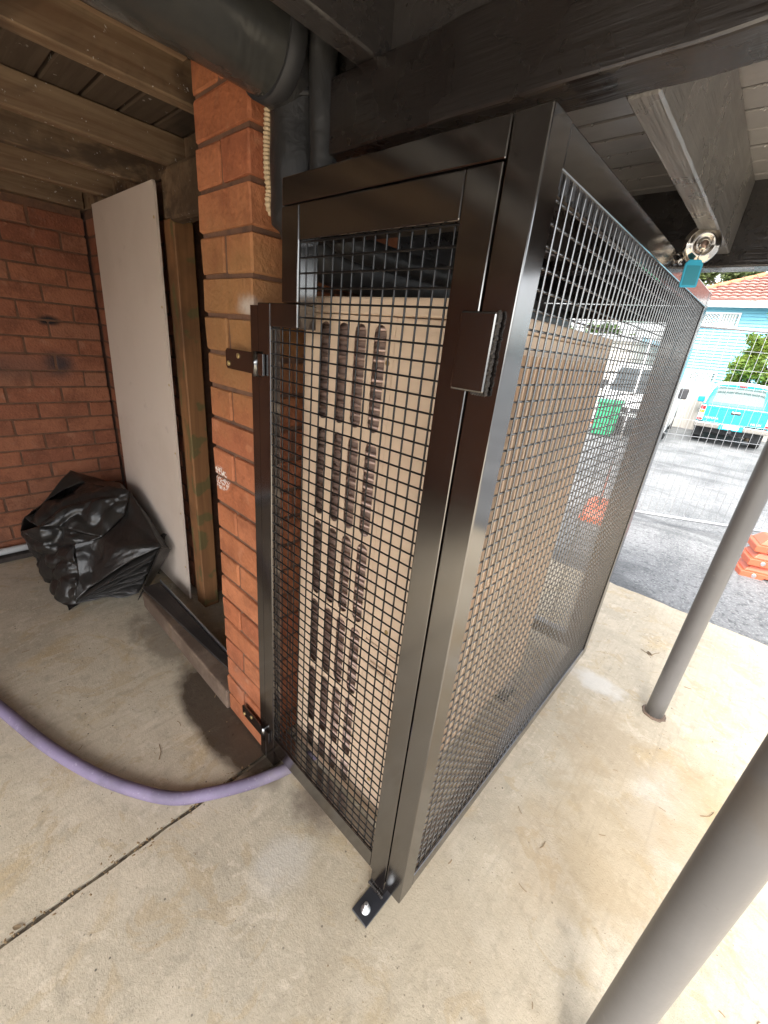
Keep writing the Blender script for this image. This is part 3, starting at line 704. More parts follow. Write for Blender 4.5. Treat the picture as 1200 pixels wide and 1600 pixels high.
for p in P_:
    if (p - Q_[-1]).length > .0031: Q_.append(p)
tube(bm, Q_, [.0095 if i % 2 else .0072 for i in range(len(Q_))], 12)
for f in bm.faces: f.smooth = False
tag(obj('corrugated_conduit', bm, M_conduit), 'cream corrugated conduit between the brick pillar and black duct', 'conduit')

# ------------------------------------------------------------------ hose
bm = BM(); P_ = smooth_path([(-3.0, -1.10, .02), (-2.0, -.765, .02), (-1.37, -.582, .02), (-1.10, -.502, .02), (-.89, -.420, .02), (-.75, -.345, .021), (-.655, -.275, .022), (-.60, -.195, .022), (-.552, -.105, .022), (-.525, -.035, .022), (-.506, .03, .022), (-.48, .2, .02), (-.46, .6, .02)], 10)
tube(bm, P_, .0185, 18); tag(obj('hose', bm, M_hose, None, True), 'thick lavender purple hose curving across the floor under the cage', 'hose')
# ------------------------------------------------------------------ black plastic bundle
pb = thing('plastic_bundle', 'crumpled bundle of folded black plastic sheeting on the floor', 'plastic sheet', (-2.05, -.05, 0))
V = dict(P1=(-2.3, -.313, .367), P1b=(-2.2, -.307, .353), P2=(-2.35, -.231, .402), P3=(-2.5, -.052, .518), P4=(-2.4, -.022, .478), P5=(-2.1, .119, .487), P6=(-1.75, .17, .267), P6b=(-1.72, .116, .31), P7=(-1.768, -.01, .02), P8=(-1.92, -.238, .03), P8b=(-1.901, -.273, .004), Q1=(-2.05, .064, .372), Q2=(-2.0, -.068, .301), Q3=(-2.15, -.187, .33), Q4=(-2.2, -.278, .346), R1=(-2.35, -.338, .275), R2=(-2.2, -.281, .18), R3=(-2.05, -.27, .108), S1=(-1.9, -.174, .096), M1=(-2.2, -.107, .435), M2=(-2.12, -.013, .45), V1=(-2.05, -.177, .277), V2=(-1.97, -.199, .138),
         B1=(-2.58, -.25, .02), B2=(-2.55, .16, .02), B3=(-1.95, .17, .02), B4=(-2.5, .14, .42), D1=(-2.22, -.30, .02), D2=(-2.0, -.29, .01), K1=(-1.99, -.11, .24), K2=(-1.85, -.03, .29))
def patch(name, tris, cuts, amp, fr_, seed, solid=.002):
    bm = BM(); vv = {}
    for t_ in tris:
        for k in t_:
            if k not in vv: vv[k] = bm.verts.new(V[k])
        bm.faces.new([vv[k] for k in t_])
    bmesh.ops.triangulate(bm, faces=bm.faces[:])
    bmesh.ops.subdivide_edges(bm, edges=bm.edges[:], cuts=cuts, use_grid_fill=True, smooth=.22)
    bm.normal_update(); sv = Vector((seed, seed * 2.3, 0)); mv = []
    for v in bm.verts:
        q = v.co; p = Vector((q.x * .9 + q.y * .5, q.y * .45 - q.x * .2, q.z * 1.5)) * fr_ + sv
        p += Vector((noise.noise(q * 3), noise.noise(q * 3 + Vector((4, 4, 4))), noise.noise(q * 3 + Vector((8, 1, 3))))) * .6
        n1 = (1 - abs(noise.noise(p)) * 1.6); n1 = max(0, n1) ** 3; n2 = max(0, 1 - abs(noise.noise(p * 2.3 + Vector((5, 1, 2)))) * 2) ** 3; n3 = noise.noise(q * 4 + sv)
        d = (n1 * .75 + n2 * .3 + n3 * .4 - .3) * amp
        mv.append((v, v.normal * d))
    for v, d in mv:
        v.co += d
        if v.co.z < .004: v.co.z = .004 + random.random() * .003
        if v.co.y > .19: v.co.y = .19
    o = obj(name, bm, M_plastic, pb)
    for p in o.data.polygons: p.use_smooth = True
    md = o.modifiers.new('thickness', 'SOLIDIFY'); md.thickness = solid
    return o
patch('sheet_fold', [('P1', 'P2', 'M1', 'Q4'), ('P2', 'P4', 'M1'), ('P4', 'P5', 'M2', 'M1'), ('P5', 'Q1', 'M2'), ('M2', 'Q1', 'Q2'), ('M1', 'M2', 'Q2', 'Q3'), ('Q4', 'M1', 'Q3')], 13, .030, 7, 1)
patch('sheet_fold', [('P2', 'P3', 'P4'), ('P3', 'B4', 'P5', 'P4'), ('P3', 'B1', 'R1', 'P2'), ('B4', 'P3', 'B1', 'B2'), ('P1', 'P2', 'R1')], 8, .014, 6, 4)
patch('sheet_fold', [('P5', 'P6', 'P6b', 'Q1'), ('Q1', 'P6b', 'K2', 'Q2'), ('K2', 'P6b', 'S1'), ('Q2', 'K2', 'S1', 'K1'), ('K1', 'S1', 'P8', 'V2'), ('V1', 'Q2', 'K1'), ('V1', 'K1', 'V2')], 11, .016, 5, 9)
patch('sheet_fold', [('R1', 'Q4', 'Q3', 'R2'), ('Q3', 'Q2', 'V1'), ('Q3', 'V1', 'R2'), ('R2', 'V1', 'V2', 'R3'), ('V2', 'P8', 'R3'), ('R3', 'P8', 'P8b', 'D2'), ('R2', 'R3', 'D2', 'D1'), ('R1', 'R2', 'D1', 'B1')], 13, .034, 7, 13)
# nested fold layers in the open end, seen edge-on
def end_pt(u, v):  # u along the mouth (0 left .. 1 right), v across
    a_ = Vector(V['P8']); b_ = Vector(V['P6b']); c_ = Vector(V['P7'])
    return a_ + (b_ - a_) * u + (c_ - b_) * v * u
for i in range(9):
    bm = BM(); v0 = .06 + .10 * i; pts = []
    for k in range(25):
        u = .06 + .92 * k / 24
        wv = v0 + .045 * math.sin(u * 9 + i * 1.7) + .03 * noise.noise(Vector((u * 5, i * 3, 0)))
        pts.append(end_pt(u, max(.02, min(.98, wv))))
    A = [bm.verts.new(p + Vector((.010, -.02, .0)) * (1 if i % 2 else .4)) for p in pts]; Bv = [bm.verts.new(p + Vector((-.16, .12, .03))) for p in pts]
    for k in range(24): bm.faces.new((A[k], A[k + 1], Bv[k + 1], Bv[k]))
    o = obj('fold_layer', bm, M_plastic, pb, True); md = o.modifiers.new('thickness', 'SOLIDIFY'); md.thickness = .0022
bm = BM(); va = [Vector(V['P6']), Vector(V['P6b']) + Vector((.01, -.01, .004)), Vector(V['P7']), Vector(V['P7']) + Vector((-.15, .13, 0))]
vs_ = [bm.verts.new(p) for p in (va[0], va[1], va[2], va[3])]; bm.faces.new(vs_); bmesh.ops.subdivide_edges(bm, edges=bm.edges[:], cuts=6, use_grid_fill=True)
for v in bm.verts: v.co += Vector((1, -.6, 0)) * .006 * noise.noise(v.co * 12)
o = obj('sheet_fold', bm, M_plastic, pb, True); md = o.modifiers.new('thickness', 'SOLIDIFY'); md.thickness = .002
bm = BM(); vs_ = [bm.verts.new(V[k]) for k in ('B1', 'B2', 'B3')]; vs2 = bm.verts.new((-2.1, .05, .30)); 
for a_, b_ in ((0, 1), (1, 2), (2, 0)): bm.faces.new((vs_[a_], vs_[b_], vs2))
obj('bundle_core', bm, M_plastic, pb)

# ------------------------------------------------------------------ floor litter
bm = BM()
def twig(x_, y_, ln, an, z_=.003, r_=.0012):
    d = Vector((math.cos(an), math.sin(an), 0)) * ln / 2; c_ = Vector((x_, y_, z_)); q = Vector((-d.y, d.x, 0)) * random.uniform(-.3, .3)
    tube(bm, smooth_path([c_ - d, c_ + q, c_ + d], 3), r_, 5)
for _ in range(60):
    twig(random.uniform(-2.2, .9), random.uniform(-.55, 2.2), random.uniform(.008, .03), random.uniform(0, 6.3), .002, random.uniform(.0006, .0012))
for x_, y_ in ((-.86, -.25), (.213, 1.735), (.25, 1.76), (.56, .95)): twig(x_, y_, .06, random.uniform(0, 3), .003)
for _ in range(420):
    x_, y_ = random.uniform(-2.4, 1.2), random.uniform(-.6, 2.3); r_ = random.uniform(.0007, .0022)
    bmesh.ops.create_icosphere(bm, subdivisions=1, radius=r_, matrix=Matrix.Translation((x_, y_, r_ * .6)) @ Matrix.Scale(.6, 4, (0, 0, 1)))
for _ in range(150):
    y_ = random.uniform(-.7, -.05); x_ = -.611 + random.gauss(0, .012); r_ = random.uniform(.001, .003)
    bmesh.ops.create_icosphere(bm, subdivisions=1, radius=r_, matrix=Matrix.Translation((x_, y_, -.004 + r_)) @ Matrix.Rotation(random.random() * 3, 4, 'Z') @ Matrix.Scale(1.8, 4, (1, 0, 0)))
o = obj('floor_litter', bm, M_litter, kind='stuff'); tag(o, 'fine grit, twigs and leaf crumbs scattered on the concrete', 'litter')
def dead_leaf(x_, y_, s, an, lab):
    bm = BM(); n = 8; c_ = []
    for i in range(n + 1):
        t = i / n; w_ = math.sin(math.pi * t) ** .8 * s * .28; zz = .004 + .25 * s * (t - .5) ** 2
        c_.append([bm.verts.new((t * s - s / 2, -w_, zz + .12 * w_)), bm.verts.new((t * s - s / 2, 0, zz)), bm.verts.new((t * s - s / 2, w_, zz + .2 * w_))])
    for A, B_ in zip(c_, c_[1:]):
        for k in range(2): bm.faces.new((A[k], A[k + 1], B_[k + 1], B_[k]))
    o = obj('dead_leaf', bm, M_litter); o.location = (x_, y_, 0); o.rotation_euler.z = an; tag(o, lab, 'leaf', 'dead leaves on the floor')
dead_leaf(-.622, -.655, .02, .8, 'small curled brown leaf lying in the slab joint at lower left')
dead_leaf(.225, 1.735, .034, 2.2, 'dark dead leaf on the concrete beside the far corner of the cage')

# ------------------------------------------------------------------ temporary fence
FA = Vector((-.39, 4.18, 0)); FD = Vector((.713, .421, 0)).normalized(); FN = Vector((-FD.y, FD.x, 0))
tf = thing('temporary_fence', 'galvanised wire mesh temporary fence panel across the driveway', 'fence', (.3, 4.6, 0))
def fpt(s, z_, d=0): p = FA + FD * s + FN * d; return (p.x, p.y, z_)
S0, S1 = -.37, 2.0
for nm, a_, b_ in (('top_rail', fpt(S0, 1.745), fpt(S1, 1.745)), ('bottom_rail', fpt(S0, .005), fpt(S1, .005)), ('end_upright', fpt(S0, -.13), fpt(S0, 1.745)), ('end_upright', fpt(S1, -.2), fpt(S1, 1.745))):
    bm = BM(); tube(bm, [a_, b_], .0155, 14); obj(nm, bm, M_galv, tf)
bm = BM(); s_ = S0 + .05
while s_ < S1: tube(bm, [fpt(s_, .005), fpt(s_, 1.745)], .0018, 6, False); s_ += .0687
for z_ in (.2, .35, .815, .96, 1.425, 1.578): tube(bm, [fpt(S0, z_, .003), fpt(S1, z_, .003)], .0020, 6, False)
obj('wire_mesh', bm, M_galv, tf, kind='stuff')
# orange stacked feet
def fence_foot():
    t = thing('fence_foot', '', 'fence foot', (0, 0, 0), 'orange plastic fence feet')
    bm = BM(); prism(bm, [(-.345, .0), (-.20, .0), (-.185, .022), (.185, .022), (.20, .0), (.345, .0), (.345, .05), (.33, .056), (-.33, .056), (-.345, .05)], 1, -.122, .122, .006, 2)
    obj('base_rim', bm, M_orange, t)
    bm = BM(); prism(bm, [(-.322, .0562), (.322, .0562), (.275, .118), (-.275, .118)], 1, -.108, .108, .007, 2)
    for v in bm.verts: v.co.y *= 1 - .30 * max(0, v.co.z - .056) / .062
    for x_ in (-.2, -.1, .1, .2): box(bm, x_ - .012, x_ + .012, -.06, .06, .1175, .126, .003)
    obj('moulded_top', bm, M_orange, t)
    for sx in (-1, 1):
        bm = BM(); lathe(bm, [(.017, -.005), (.017, .003), (.013, .005)], 20, Matrix.Translation((sx * .255, -.121, .03)) @ Matrix.Rotation(R(90), 4, 'X')); obj('filler_cap', bm, M_zinc, t)
    bm = BM(); lathe(bm, [(.027, 0), (.027, .003)], 16, Matrix.Translation((0, 0, .117))); obj('socket', bm, M_blackp, t)
    return t
ff = fence_foot()
fz = road_z(3.85)
LB = ('lowest orange plastic fence foot of the stack at right edge', 'middle orange plastic fence foot of the stack at right edge', 'top orange plastic fence foot of the stack at right edge')
ff.location = (.80, 3.78, fz + .002); ff.rotation_euler.z = R(18); ff['label'] = LB[0]
copy_thing(ff, (.815, 3.79, fz + .112), R(19), LB[1]); copy_thing(ff, (.83, 3.80, fz + .222), R(16), LB[2])
p = fpt(S0, 0); copy_thing(ff, (p[0] + .0, p[1] - .02, road_z(p[1]) + .002), R(100), 'orange plastic foot holding the fence end behind the cage mesh')

# ------------------------------------------------------------------ vehicles
def wheel(root, x_, y_, r_, wd=.22, side=1):
    mt = Matrix.Translation((x_, y_, r_)) @ Matrix.Rotation(R(90), 4, 'Y')
    bm = BM(); h = wd / 2
    lathe(bm, [(r_ * .62, -h), (r_ * .9, -h), (r_ * .98, -h * .8), (r_, -h * .5), (r_, h * .5), (r_ * .98, h * .8), (r_ * .9, h), (r_ * .62, h)], 36, mt); ty = obj('tyre', bm, M_tyre, root)
    bm = BM(); lathe(bm, [(r_ * .62, -h * .96), (r_ * .58, -h * .7), (r_ * .15, -h * .6), (r_ * .15, h * .6), (r_ * .58, h * .7), (r_ * .62, h * .96)], 24, mt)
    for k in range(5):
        a_ = k * 2 * math.pi / 5
        bx = Matrix.Translation((x_ + side * h * .75, y_ + math.cos(a_) * r_ * .35, r_ + math.sin(a_) * r_ * .35)) @ Matrix.Rotation(a_, 4, 'X')
        r0 = bmesh.ops.create_cube(bm, size=1, matrix=bx @ Matrix.Diagonal((.03, r_ * .5, .05, 1)))
    rm_ = obj('rim', bm, M_galv, ty)
def pick_up():
    t = thing('parked_ute', 'cyan blue pickup ute parked tail-on behind the wire fence', 'ute', (0, 0, 0))
    W = .88
    # tub sides and floor
    for s in (-1, 1):
        bm = BM(); prism(bm, [(.02, .62), (.05, .48), (.75, .50), (.80, .72), (.98, .92), (1.22, .92), (1.42, .70), (1.46, .48), (1.62, .48), (1.62, 1.13), (.02, 1.13)], 0, s * (W - .07), s * W, .02, 2); obj('tub_side', bm, M_ute, t)
    bm = BM(); box(bm, -.80, .80, .03, 1.6, .66, .70); obj('tub_floor', bm, M_ute, t)
    # tailgate with a raised top edge and pressed panel
    bm = BM(); prism(bm, [(-.70, .66), (.70, .66), (.72, .70), (.72, 1.12), (.70, 1.14), (-.70, 1.14), (-.72, 1.12), (-.72, .70)], 1, -.03, .015, .012, 2); tg = obj('tailgate', bm, M_ute, t)
    bm = BM(); box(bm, -.715, .715, -.042, -.028, 1.05, 1.125, .01, 2); obj('top_lip', bm, M_ute, tg)
    bm = BM(); box(bm, -.12, .12, -.036, -.029, .94, 1.02, .008, 2); obj('handle_recess', bm, M_blackp, tg)
    bm = BM(); box(bm, -.105, .105, -.055, -.037, .975, 1.015, .008, 2); obj('handle', bm, M_chrome, tg)
    RX = Matrix.Rotation(R(90), 4, 'X')
    text('badge', 'TOYOTA', .085, M_textw, tg, Matrix.Translation((-.53, -.0315, .775)) @ RX)
    text('badge', 'HILUX', .085, M_textw, tg, Matrix.Translation((.53, -.0315, .745)) @ RX)
    # lamps
    for s in (-1, 1):
        bm = BM(); box(bm, min(s * .735, s * .875), max(s * .735, s * .875), -.02, .12, .68, 1.12, .02, 3); lp = obj('tail_lamp', bm, M_lensw, t)
        for z0, z1, mt in ((.69, .76, M_red), (.90, .985, M_amber), (1.0, 1.11, M_red)):
            bm = BM(); box(bm, min(s * .745, s * .868), max(s * .745, s * .868), -.030, -.019, z0, z1, .008, 2); obj('lens', bm, mt, lp)
    # bumper
    for s in (-1, 1):
        bm = BM(); box(bm, min(s * .28, s * .90), max(s * .28, s * .90), -.16, .02, .50, .64, .025, 3); obj('bumper_step', bm, M_chrome, t)
    bm = BM(); box(bm, -.32, .32, -.10, .0, .49, .655, .015, 2); obj('bumper_centre', bm, M_ute, t)
    bm = BM(); box(bm, -.186, .186, -.112, -.105, .525, .642, .004); pt_ = obj('number_plate', bm, M_white, t)
    text('plate_lettering', 'RX 373', .095, M_texg, pt_, Matrix.Translation((0, -.1125, .583)) @ RX, .001)
    bm = BM(); box(bm, -.05, .05, -.2, -.02, .40, .47, .01); bmesh.ops.create_icosphere(bm, subdivisions=2, radius=.03, matrix=Matrix.Translation((0, -.18, .5))); obj('tow_hitch', bm, M_blackp, t)
    bm = BM(); box(bm, -.62, .62, .25, 1.6, .33, .50, .02); tube(bm, [(-.7, .95, .36), (.7, .95, .36)], .05, 10); obj('chassis', bm, M_blackp, t)
    for s in (-1, 1):
        bm = BM(); box(bm, s * .72 - .13, s * .72 + .13, .60, .612, .18, .56, .004); obj('mud_flap', bm, M_blackp, t)
        wheel(t, s * .74, 1.08, .36, .25, s); wheel(t, s * .74, 4.1, .36, .25, s)
    # cab, lofted narrower at the roof, with rear screen
    tp = lambda p: 1 - max(0, p[1] - 1.1) * .21
    bm = BM(); prism(bm, [(1.64, .5), (5.1, .5), (5.15, .85), (4.9, 1.0), (3.75, 1.10), (3.0, 1.70), (2.6, 1.78), (1.98, 1.77), (1.82, 1.72), (1.66, 1.12)], 0, -W, W, .03, 3, tp); obj('cab', bm, M_ute, t)
    bm = BM(); prism(bm, [(-.66, 1.20), (.66, 1.20), (.60, 1.66), (.56, 1.70), (-.56, 1.70), (-.60, 1.66)], 1, -.004, .01, .004, 1)
    for v in bm.verts: v.co.y += 1.652 + (v.co.z - 1.12) * .265
    obj('rear_screen', bm, M_glassL, t)
    bm = BM(); box(bm, -.10, .10, 1.79, 1.82, 1.73, 1.765, .006); obj('brake_light', bm, M_red, t)
    for s in (-1, 1):
        bm = BM(); prism(bm, [(1.95, 1.16), (3.45, 1.16), (2.95, 1.64), (2.05, 1.66)], 0, s * .79, s * .8365, .004, 1)
        for v in bm.verts: v.co.x *= 1 - max(0, v.co.z - 1.1) * .16
        obj('side_window', bm, M_glass, t)
        bm = BM(); box(bm, s * .99 - .1, s * .99 + .1, 3.35, 3.47, 1.13, 1.32, .03, 3); obj('wing_mirror', bm, M_ute, t)
    # chrome sports bar behind the cab
    bm = BM()
    for y_ in (1.52, 1.34):
        k = 0 if y_ > 1.4 else .05
        tube(bm, smooth_path([(-.83, y_ - .35 - k, 1.14), (-.78, y_ - .12, 1.45), (-.68, y_, 1.76 - k), (-.3, y_, 1.83 - k), (.3, y_, 1.83 - k), (.68, y_, 1.76 - k), (.78, y_ - .12, 1.45), (.83, y_ - .35 - k, 1.14)], 6), .032, 12)
    obj('sports_bar', bm, M_chrome, t)
    return t
ute = pick_up(); ute.location = (-.44, 15.5, road_z(15.5)); ute.rotation_euler = (R(-1.5), R(-.6), R(5))
def van():
    t = thing('parked_van', 'white van facing the camera, half hidden by the cage end post', 'van', (0, 0, 0)); W = .9
    tp = lambda p: 1 - max(0, p[1] - 1.1) * .1
    bm = BM(); prism(bm, [(0, .28), (4.7, .28), (4.75, 1.0), (4.65, 1.86), (4.5, 1.92), (1.25, 1.92), (1.05, 1.86), (.35, 1.15), (.02, .92), (-.04, .6)], 0, -W, W, .06, 4, tp); obj('body', bm, M_carw, t)
    bm = BM(); prism(bm, [(-.76, 1.18), (.76, 1.18), (.69, 1.80), (-.69, 1.80)], 1, -.01, .01, .004, 1)
    for v in bm.verts: v.co.y += .355 + (v.co.z - 1.15) * .823 - .02
    obj('windscreen', bm, M_glass, t)
    bm = BM(); box(bm, -.6, .6, -.062, -.02, .66, .78, .01); obj('grille', bm, M_blackp, t)
    bm = BM(); box(bm, -.88, .88, -.09, .1, .3, .56, .05, 3); obj('bumper', bm, M_blackp, t)
    for s in (-1, 1):
        bm = BM(); box(bm, s * .74 - .12, s * .74 + .12, -.05, .1, .70, .92, .04, 3); obj('head_lamp', bm, M_lensw, t)
        bm = BM(); box(bm, s * 1.0 - .1, s * 1.0 + .1, .75, .85, 1.15, 1.42, .03, 3); obj('wing_mirror', bm, M_blackp, t)
        wheel(t, s * .8, .85, .32, .2, s); wheel(t, s * .8, 3.8, .32, .2, s)
        bm = BM(); prism(bm, [(1.0, 1.2), (1.9, 1.2), (1.9, 1.75), (1.42, 1.75)], 0, s * .84, s * .893, .004, 1)
        for v in bm.verts: v.co.x *= 1 - max(0, v.co.z - 1.1) * .1
        obj('side_window', bm, M_glass, t)
    return t
vn = van(); vn.location = (-2.52, 12.6, road_z(12.6)); vn.rotation_euler.z = R(6)
# wheelie bin
t = thing('wheelie_bin', 'green wheelie bin standing beside the white van', 'bin', (0, 0, 0))
bm = BM(); prism(bm, [(-.24, .04), (.24, .04), (.29, .86), (-.29, .86)], 1, -.30, .30, .015, 2); obj('bin_body', bm, M_green, t)
bm = BM(); prism(bm, [(-.33, .865), (.33, .865), (.33, .90), (.0, .95), (-.33, .90)], 0, -.31, .31, .01, 2); obj('lid', bm, M_green, t)
for s in (-1, 1):
    bm = BM(); lathe(bm, [(.1, -.03), (.1, .03)], 20, Matrix.Translation((s * .27, .3, .1)) @ Matrix.Rotation(R(90), 4, 'Y')); obj('wheel', bm, M_tyre, t)
bm = BM(); tube(bm, [(-.25, .36, .84), (.25, .36, .84)], .015, 8); obj('handle', bm, M_green, t)
t.location = (-2.93, 12.0, road_z(12.0)); t.rotation_euler.z = R(10)
# traffic cone on a post-like base
t = thing('traffic_cone', 'orange red traffic cone near the pale garage wall', 'cone', (0, 0, 0))
bm = BM(); box(bm, -.18, .18, -.18, .18, 0, .03, .01); lathe(bm, [(.13, .03), (.03, .69), (.025, .70)], 20); obj('cone_body', bm, M_orange, t)
bm = BM(); lathe(bm, [(.101, .25), (.068, .47)], 20); obj('white_band', bm, M_white, t)
t.location = (-4.05, 15.2, road_z(15.2))
# garage behind
t = thing('garage', 'low pale rendered garage wall seen through the cage mesh', 'garage', (0, 0, 0))
bm = BM(); box(bm, -12, -3.9, 16.6, 22, -.9, 2.15); obj('wall', bm, M_render, t)
bm = BM(); box(bm, -12.2, -3.7, 16.4, 22, 2.152, 2.36, .02); obj('roof_edge', bm, M_galv, t)
for i in range(9):
    bm = BM(); box(bm, -8.6, -5.4, 16.57 - .012 * (i % 2), 16.602, -.6 + .27 * i, -.34 + .27 * i, .006); obj('door_slat', bm, M_white, t)

# ------------------------------------------------------------------ blue house
hs_ = thing('blue_house', 'pale blue weatherboard house with red tiled hip roof', 'house', (0, 22, -.7))
HY = 22.0
bm = BM(); z_ = -.65
while z_ < 3.95:
    prism(bm, [(HY, z_), (HY - .045, z_), (HY - .004, z_ + .116), (HY, z_ + .116)], 0, -4.0, 9); z_ += .118
obj('weatherboards', bm, M_blue, hs_, kind='stuff')
bm = BM(); box(bm, -3.95, 9, HY + .001, HY + 7, -.8, 3.98); obj('wall_core', bm, M_blue, hs_)
bm = BM(); box(bm, -4.55, 9.5, 21.46, 21.50, 3.86, 4.06, .006); obj('fascia', bm, M_white, hs_)
bm = BM(); box(bm, -4.55, 9.5, 21.38, 21.458, 3.99, 4.07, .01); obj('gutter', bm, M_white, hs_)
bm = BM(); box(bm, -4.5, 9.5, 21.5, 22.0, 3.90, 3.92); obj('soffit', bm, M_white, hs_)
# roof face with stepped wavy tiles
bm = BM(); nr_ = 24; dx = .06; step = .33
def rz(y_): return 4.07 + .45 * (y_ - 21.4)
for j in range(nr_):
    ya = 21.4 + step * j; yb = ya + step + .03
    x0_ = -4.5 + (ya - 21.4) + .05; n = int((9.5 - x0_) / dx); ra = []; rb = []
    for i in range(n + 1):
        x_ = x0_ + i * dx; wv = .026 * abs(math.sin(math.pi * x_ / .3)) 
        ra.append(bm.verts.new((x_, ya, rz(ya) + .085 + wv * 1.5))); rb.append(bm.verts.new((x_, yb, rz(yb) + .012 + wv * 1.5)))
    lo = [bm.verts.new((v.co.x, ya + .09, rz(ya) + .03)) for v in ra]
    for i in range(n):
        bm.faces.new((ra[i], ra[i + 1], rb[i + 1], rb[i])); bm.faces.new((lo[i], lo[i + 1], ra[i + 1], ra[i]))
rf_ = obj('roof', bm, M_roof, hs_)
for i in range(22):
    t0 = i * .36; a_ = Vector((-4.5 + t0, 21.4 + t0, rz(21.4 + t0) + .06)); b_ = a_ + Vector((.40, .40, .18))
    bm = BM(); tube(bm, [a_, b_], [.11, .095], 10); obj('ridge_tile', bm, M_ridge, rf_)
bm = BM(); a_ = [bm.verts.new(p) for p in ((-4.5, 21.4, 4.05), (-4.5, 29, 4.05), (3.0, 28.9, 7.4))]; bm.faces.new(a_); obj('hip_face', bm, M_roof, rf_)
def window(x0, x1, z0, z1, mid):
    bm = BM()
    for q in ((x0, x1, z1 - .06, z1), (x0, x1, z0, z0 + .07), (x0, x0 + .06, z0 + .071, z1 - .061), (x1 - .06, x1, z0 + .071, z1 - .061), (mid - .04, mid + .04, z0 + .071, z1 - .061)): box(bm, q[0], q[1], HY - .09, HY - .001, q[2], q[3])
    wf = obj('window', bm, M_white, hs_)
    bm = BM(); box(bm, x0 + .061, x1 - .061, HY - .035, HY - .03, z0 + .072, z1 - .062); obj('pane', bm, M_glassL, wf)
    bm = BM(); x_ = mid + .1
    while x_ < x1 - .1: tube(bm, [(x_, HY - .045, z0 + .08), (x_, HY - .045, z1 - .07)], .035, 8, False); x_ += .09
    obj('curtain', bm, M_curtain, wf, kind='stuff')
    bm = BM(); s_ = x0 - (z1 - z0)
    while s_ < mid:
        for d in (1, -1):
            p_ = []
            for tt in (0, 1):
                x_ = s_ + tt * (z1 - z0); z_ = (z0 + tt * (z1 - z0)) if d > 0 else (z1 - tt * (z1 - z0)); p_.append((x_, z_))
            (xa, za), (xb, zb) = p_
            lo_, hi_ = max(xa, x0 + .05), min(xb, mid - .03)
            if hi_ - lo_ > .05:
                f = lambda x_: za + (zb - za) * (x_ - xa) / (xb - xa)
                tube(bm, [(lo_, HY - .06 - .01 * d, f(lo_)), (hi_, HY - .06 - .01 * d, f(hi_))], .013, 4, False)
        s_ += .11
    obj('lattice', bm, M_white, wf, kind='stuff')
window(-3.3, -1.80, 3.14, 3.72, -2.42)
window(-3.0, -1.85, 1.0, 1.5, -2.4)
window(2.4, 4.2, 2.4, 3.6, 3.3)
# paling fence
pf = thing('paling_fence', 'weathered grey timber paling fence behind the parked cars', 'fence', (-2, 19.2, -.65))
bm = BM(); box(bm, -.048, .048, -.009, .009, 0, 1.78, .003); p0 = obj('paling', bm, M_pal, pf); p0.matrix_parent_inverse = Matrix.Translation(-pf.location)
x_ = -3.85; first = True
while x_ < 4:
    zz = -.68 + random.uniform(-.02, .02)
    if first: p0.location = (x_, 19.2, zz); first = False
    else:
        o = inst(p0, (x_, 19.2 + random.uniform(-.006, .006), zz), pf); o.rotation_euler.y = random.uniform(-.012, .012)
    x_ += .1
for z_ in (-.3, .7): 
    bm = BM(); box(bm, -3.9, 4.0, 19.212, 19.25, z_, z_ + .08); obj('fence_rail', bm, M_pal, pf)

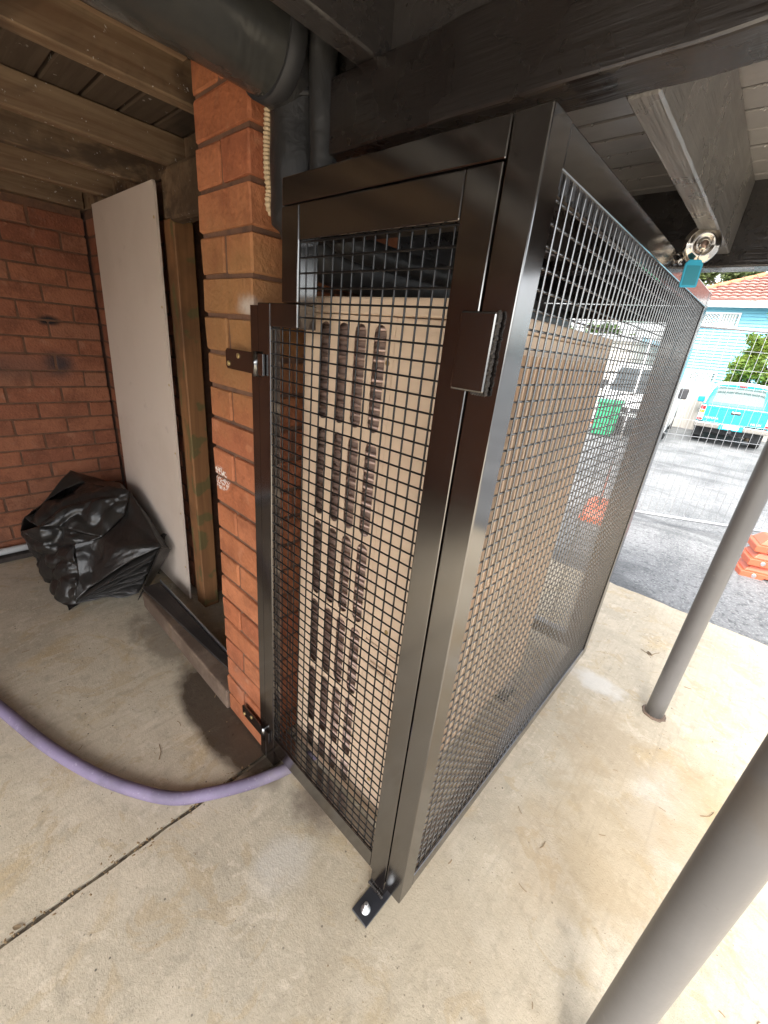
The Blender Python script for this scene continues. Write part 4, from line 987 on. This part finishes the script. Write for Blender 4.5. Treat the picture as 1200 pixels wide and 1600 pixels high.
# ------------------------------------------------------------------ trees
def tree(name, label, x_, y_, z0, trunk_h, crown, nleaf, size, mat, seed):
    rnd = random.Random(seed); t = thing(name, label, 'tree', (x_, y_, z0), 'trees')
    bm = BM(); top = Vector((x_, y_, z0 + trunk_h))
    tube(bm, smooth_path([(x_, y_, z0), (x_ + .05, y_, z0 + trunk_h * .5), top], 4), [.13 - .008 * i for i in range(9)], 10)
    tips = []
    for (cx, cy, cz, rx, ry, rz_) in crown:
        c_ = Vector((cx, cy, cz)); mid_ = top.lerp(c_, .5) + Vector((rnd.uniform(-.2, .2), rnd.uniform(-.2, .2), .1))
        tube(bm, smooth_path([top, mid_, c_], 4), [.06 - .005 * i for i in range(9)], 7)
        for _ in range(7):
            e = c_ + Vector((rnd.uniform(-1, 1) * rx, rnd.uniform(-1, 1) * ry, rnd.uniform(-1, 1) * rz_)) * .75; tips.append((e, min(rx, ry, rz_)))
            tube(bm, [c_, c_.lerp(e, .5) + Vector((0, 0, .06)), e], [.025, .015, .006], 5)
    obj('trunk', bm, M_bark, t)
    vs__ = []; fs = []
    for i in range(nleaf):
        e, rad = rnd.choice(tips)
        d = Vector((rnd.gauss(0, 1), rnd.gauss(0, 1), rnd.gauss(0, 1))); d.normalize(); p = e + d * rad * .55 * rnd.random() ** .6
        a_ = Vector((rnd.gauss(0, 1), rnd.gauss(0, 1), rnd.gauss(0, .5))).normalized(); b_ = a_.cross(Vector((rnd.gauss(0, 1), rnd.gauss(0, 1), rnd.gauss(0, 1)))).normalized()
        s_ = size * rnd.uniform(.6, 1.4); n_ = len(vs__)
        vs__ += [p - a_ * s_, p - b_ * s_ * .45, p + a_ * s_, p + b_ * s_ * .45]; fs.append((n_, n_ + 1, n_ + 2, n_ + 3))
    me = bpy.data.meshes.new('crown'); me.from_pydata(vs__, [], fs); me.materials.append(mat)
    o = bpy.data.objects.new('crown', me); COL.objects.link(o); o.parent = t; o.matrix_parent_inverse = Matrix.Translation(-t.location); o['kind'] = 'stuff'
    return t
tree('leafy_tree', 'bright lime green leafy tree in front of the blue house', .0, 18.4, -.7, 1.4, [(-.75, 18.3, 1.45, .5, .6, .45), (-.62, 18.5, 2.05, .5, .6, .5), (-.3, 18.4, 2.65, .55, .6, .5), (-.25, 18.2, 1.7, .5, .6, .5), (.3, 18.3, 1.9, .6, .6, .6), (.2, 18.5, 3.1, .6, .6, .5), (.8, 18.5, 2.7, .6, .6, .6), (-.95, 18.4, 1.3, .4, .5, .35), (-.7, 18.3, 2.5, .45, .5, .4), (-.4, 18.4, 3.2, .4, .5, .35)], 10500, .075, M_leaf1, 3)
tree('tall_tree', 'pale green tree crown rising behind the tiled roof', -4.5, 34, -.9, 4.2, [(-6.4, 34, 5.9, 1.5, 1.2, 1.0), (-5, 34, 6.6, 1.4, 1.2, 1.0), (-3.4, 34.4, 6.5, 1.4, 1.2, 1.0), (-4.6, 34, 7.4, 1.2, 1.2, .8), (-2.4, 34, 6.9, 1.2, 1.2, .8), (-6, 34, 7.1, 1.1, 1.2, .7)], 6500, .14, M_leaf2, 5)
tree('garden_tree', 'dark green tree behind the garage, seen through the cage mesh', -9, 27, -.8, 1.6, [(-10, 27, 2.4, 1.3, 1.2, .9), (-8, 27, 2.6, 1.3, 1.2, .8), (-6.6, 27.3, 2.2, 1.1, 1.2, .8), (-11.8, 27, 2.8, 1.3, 1.2, .9)], 4500, .13, M_leaf3, 8)
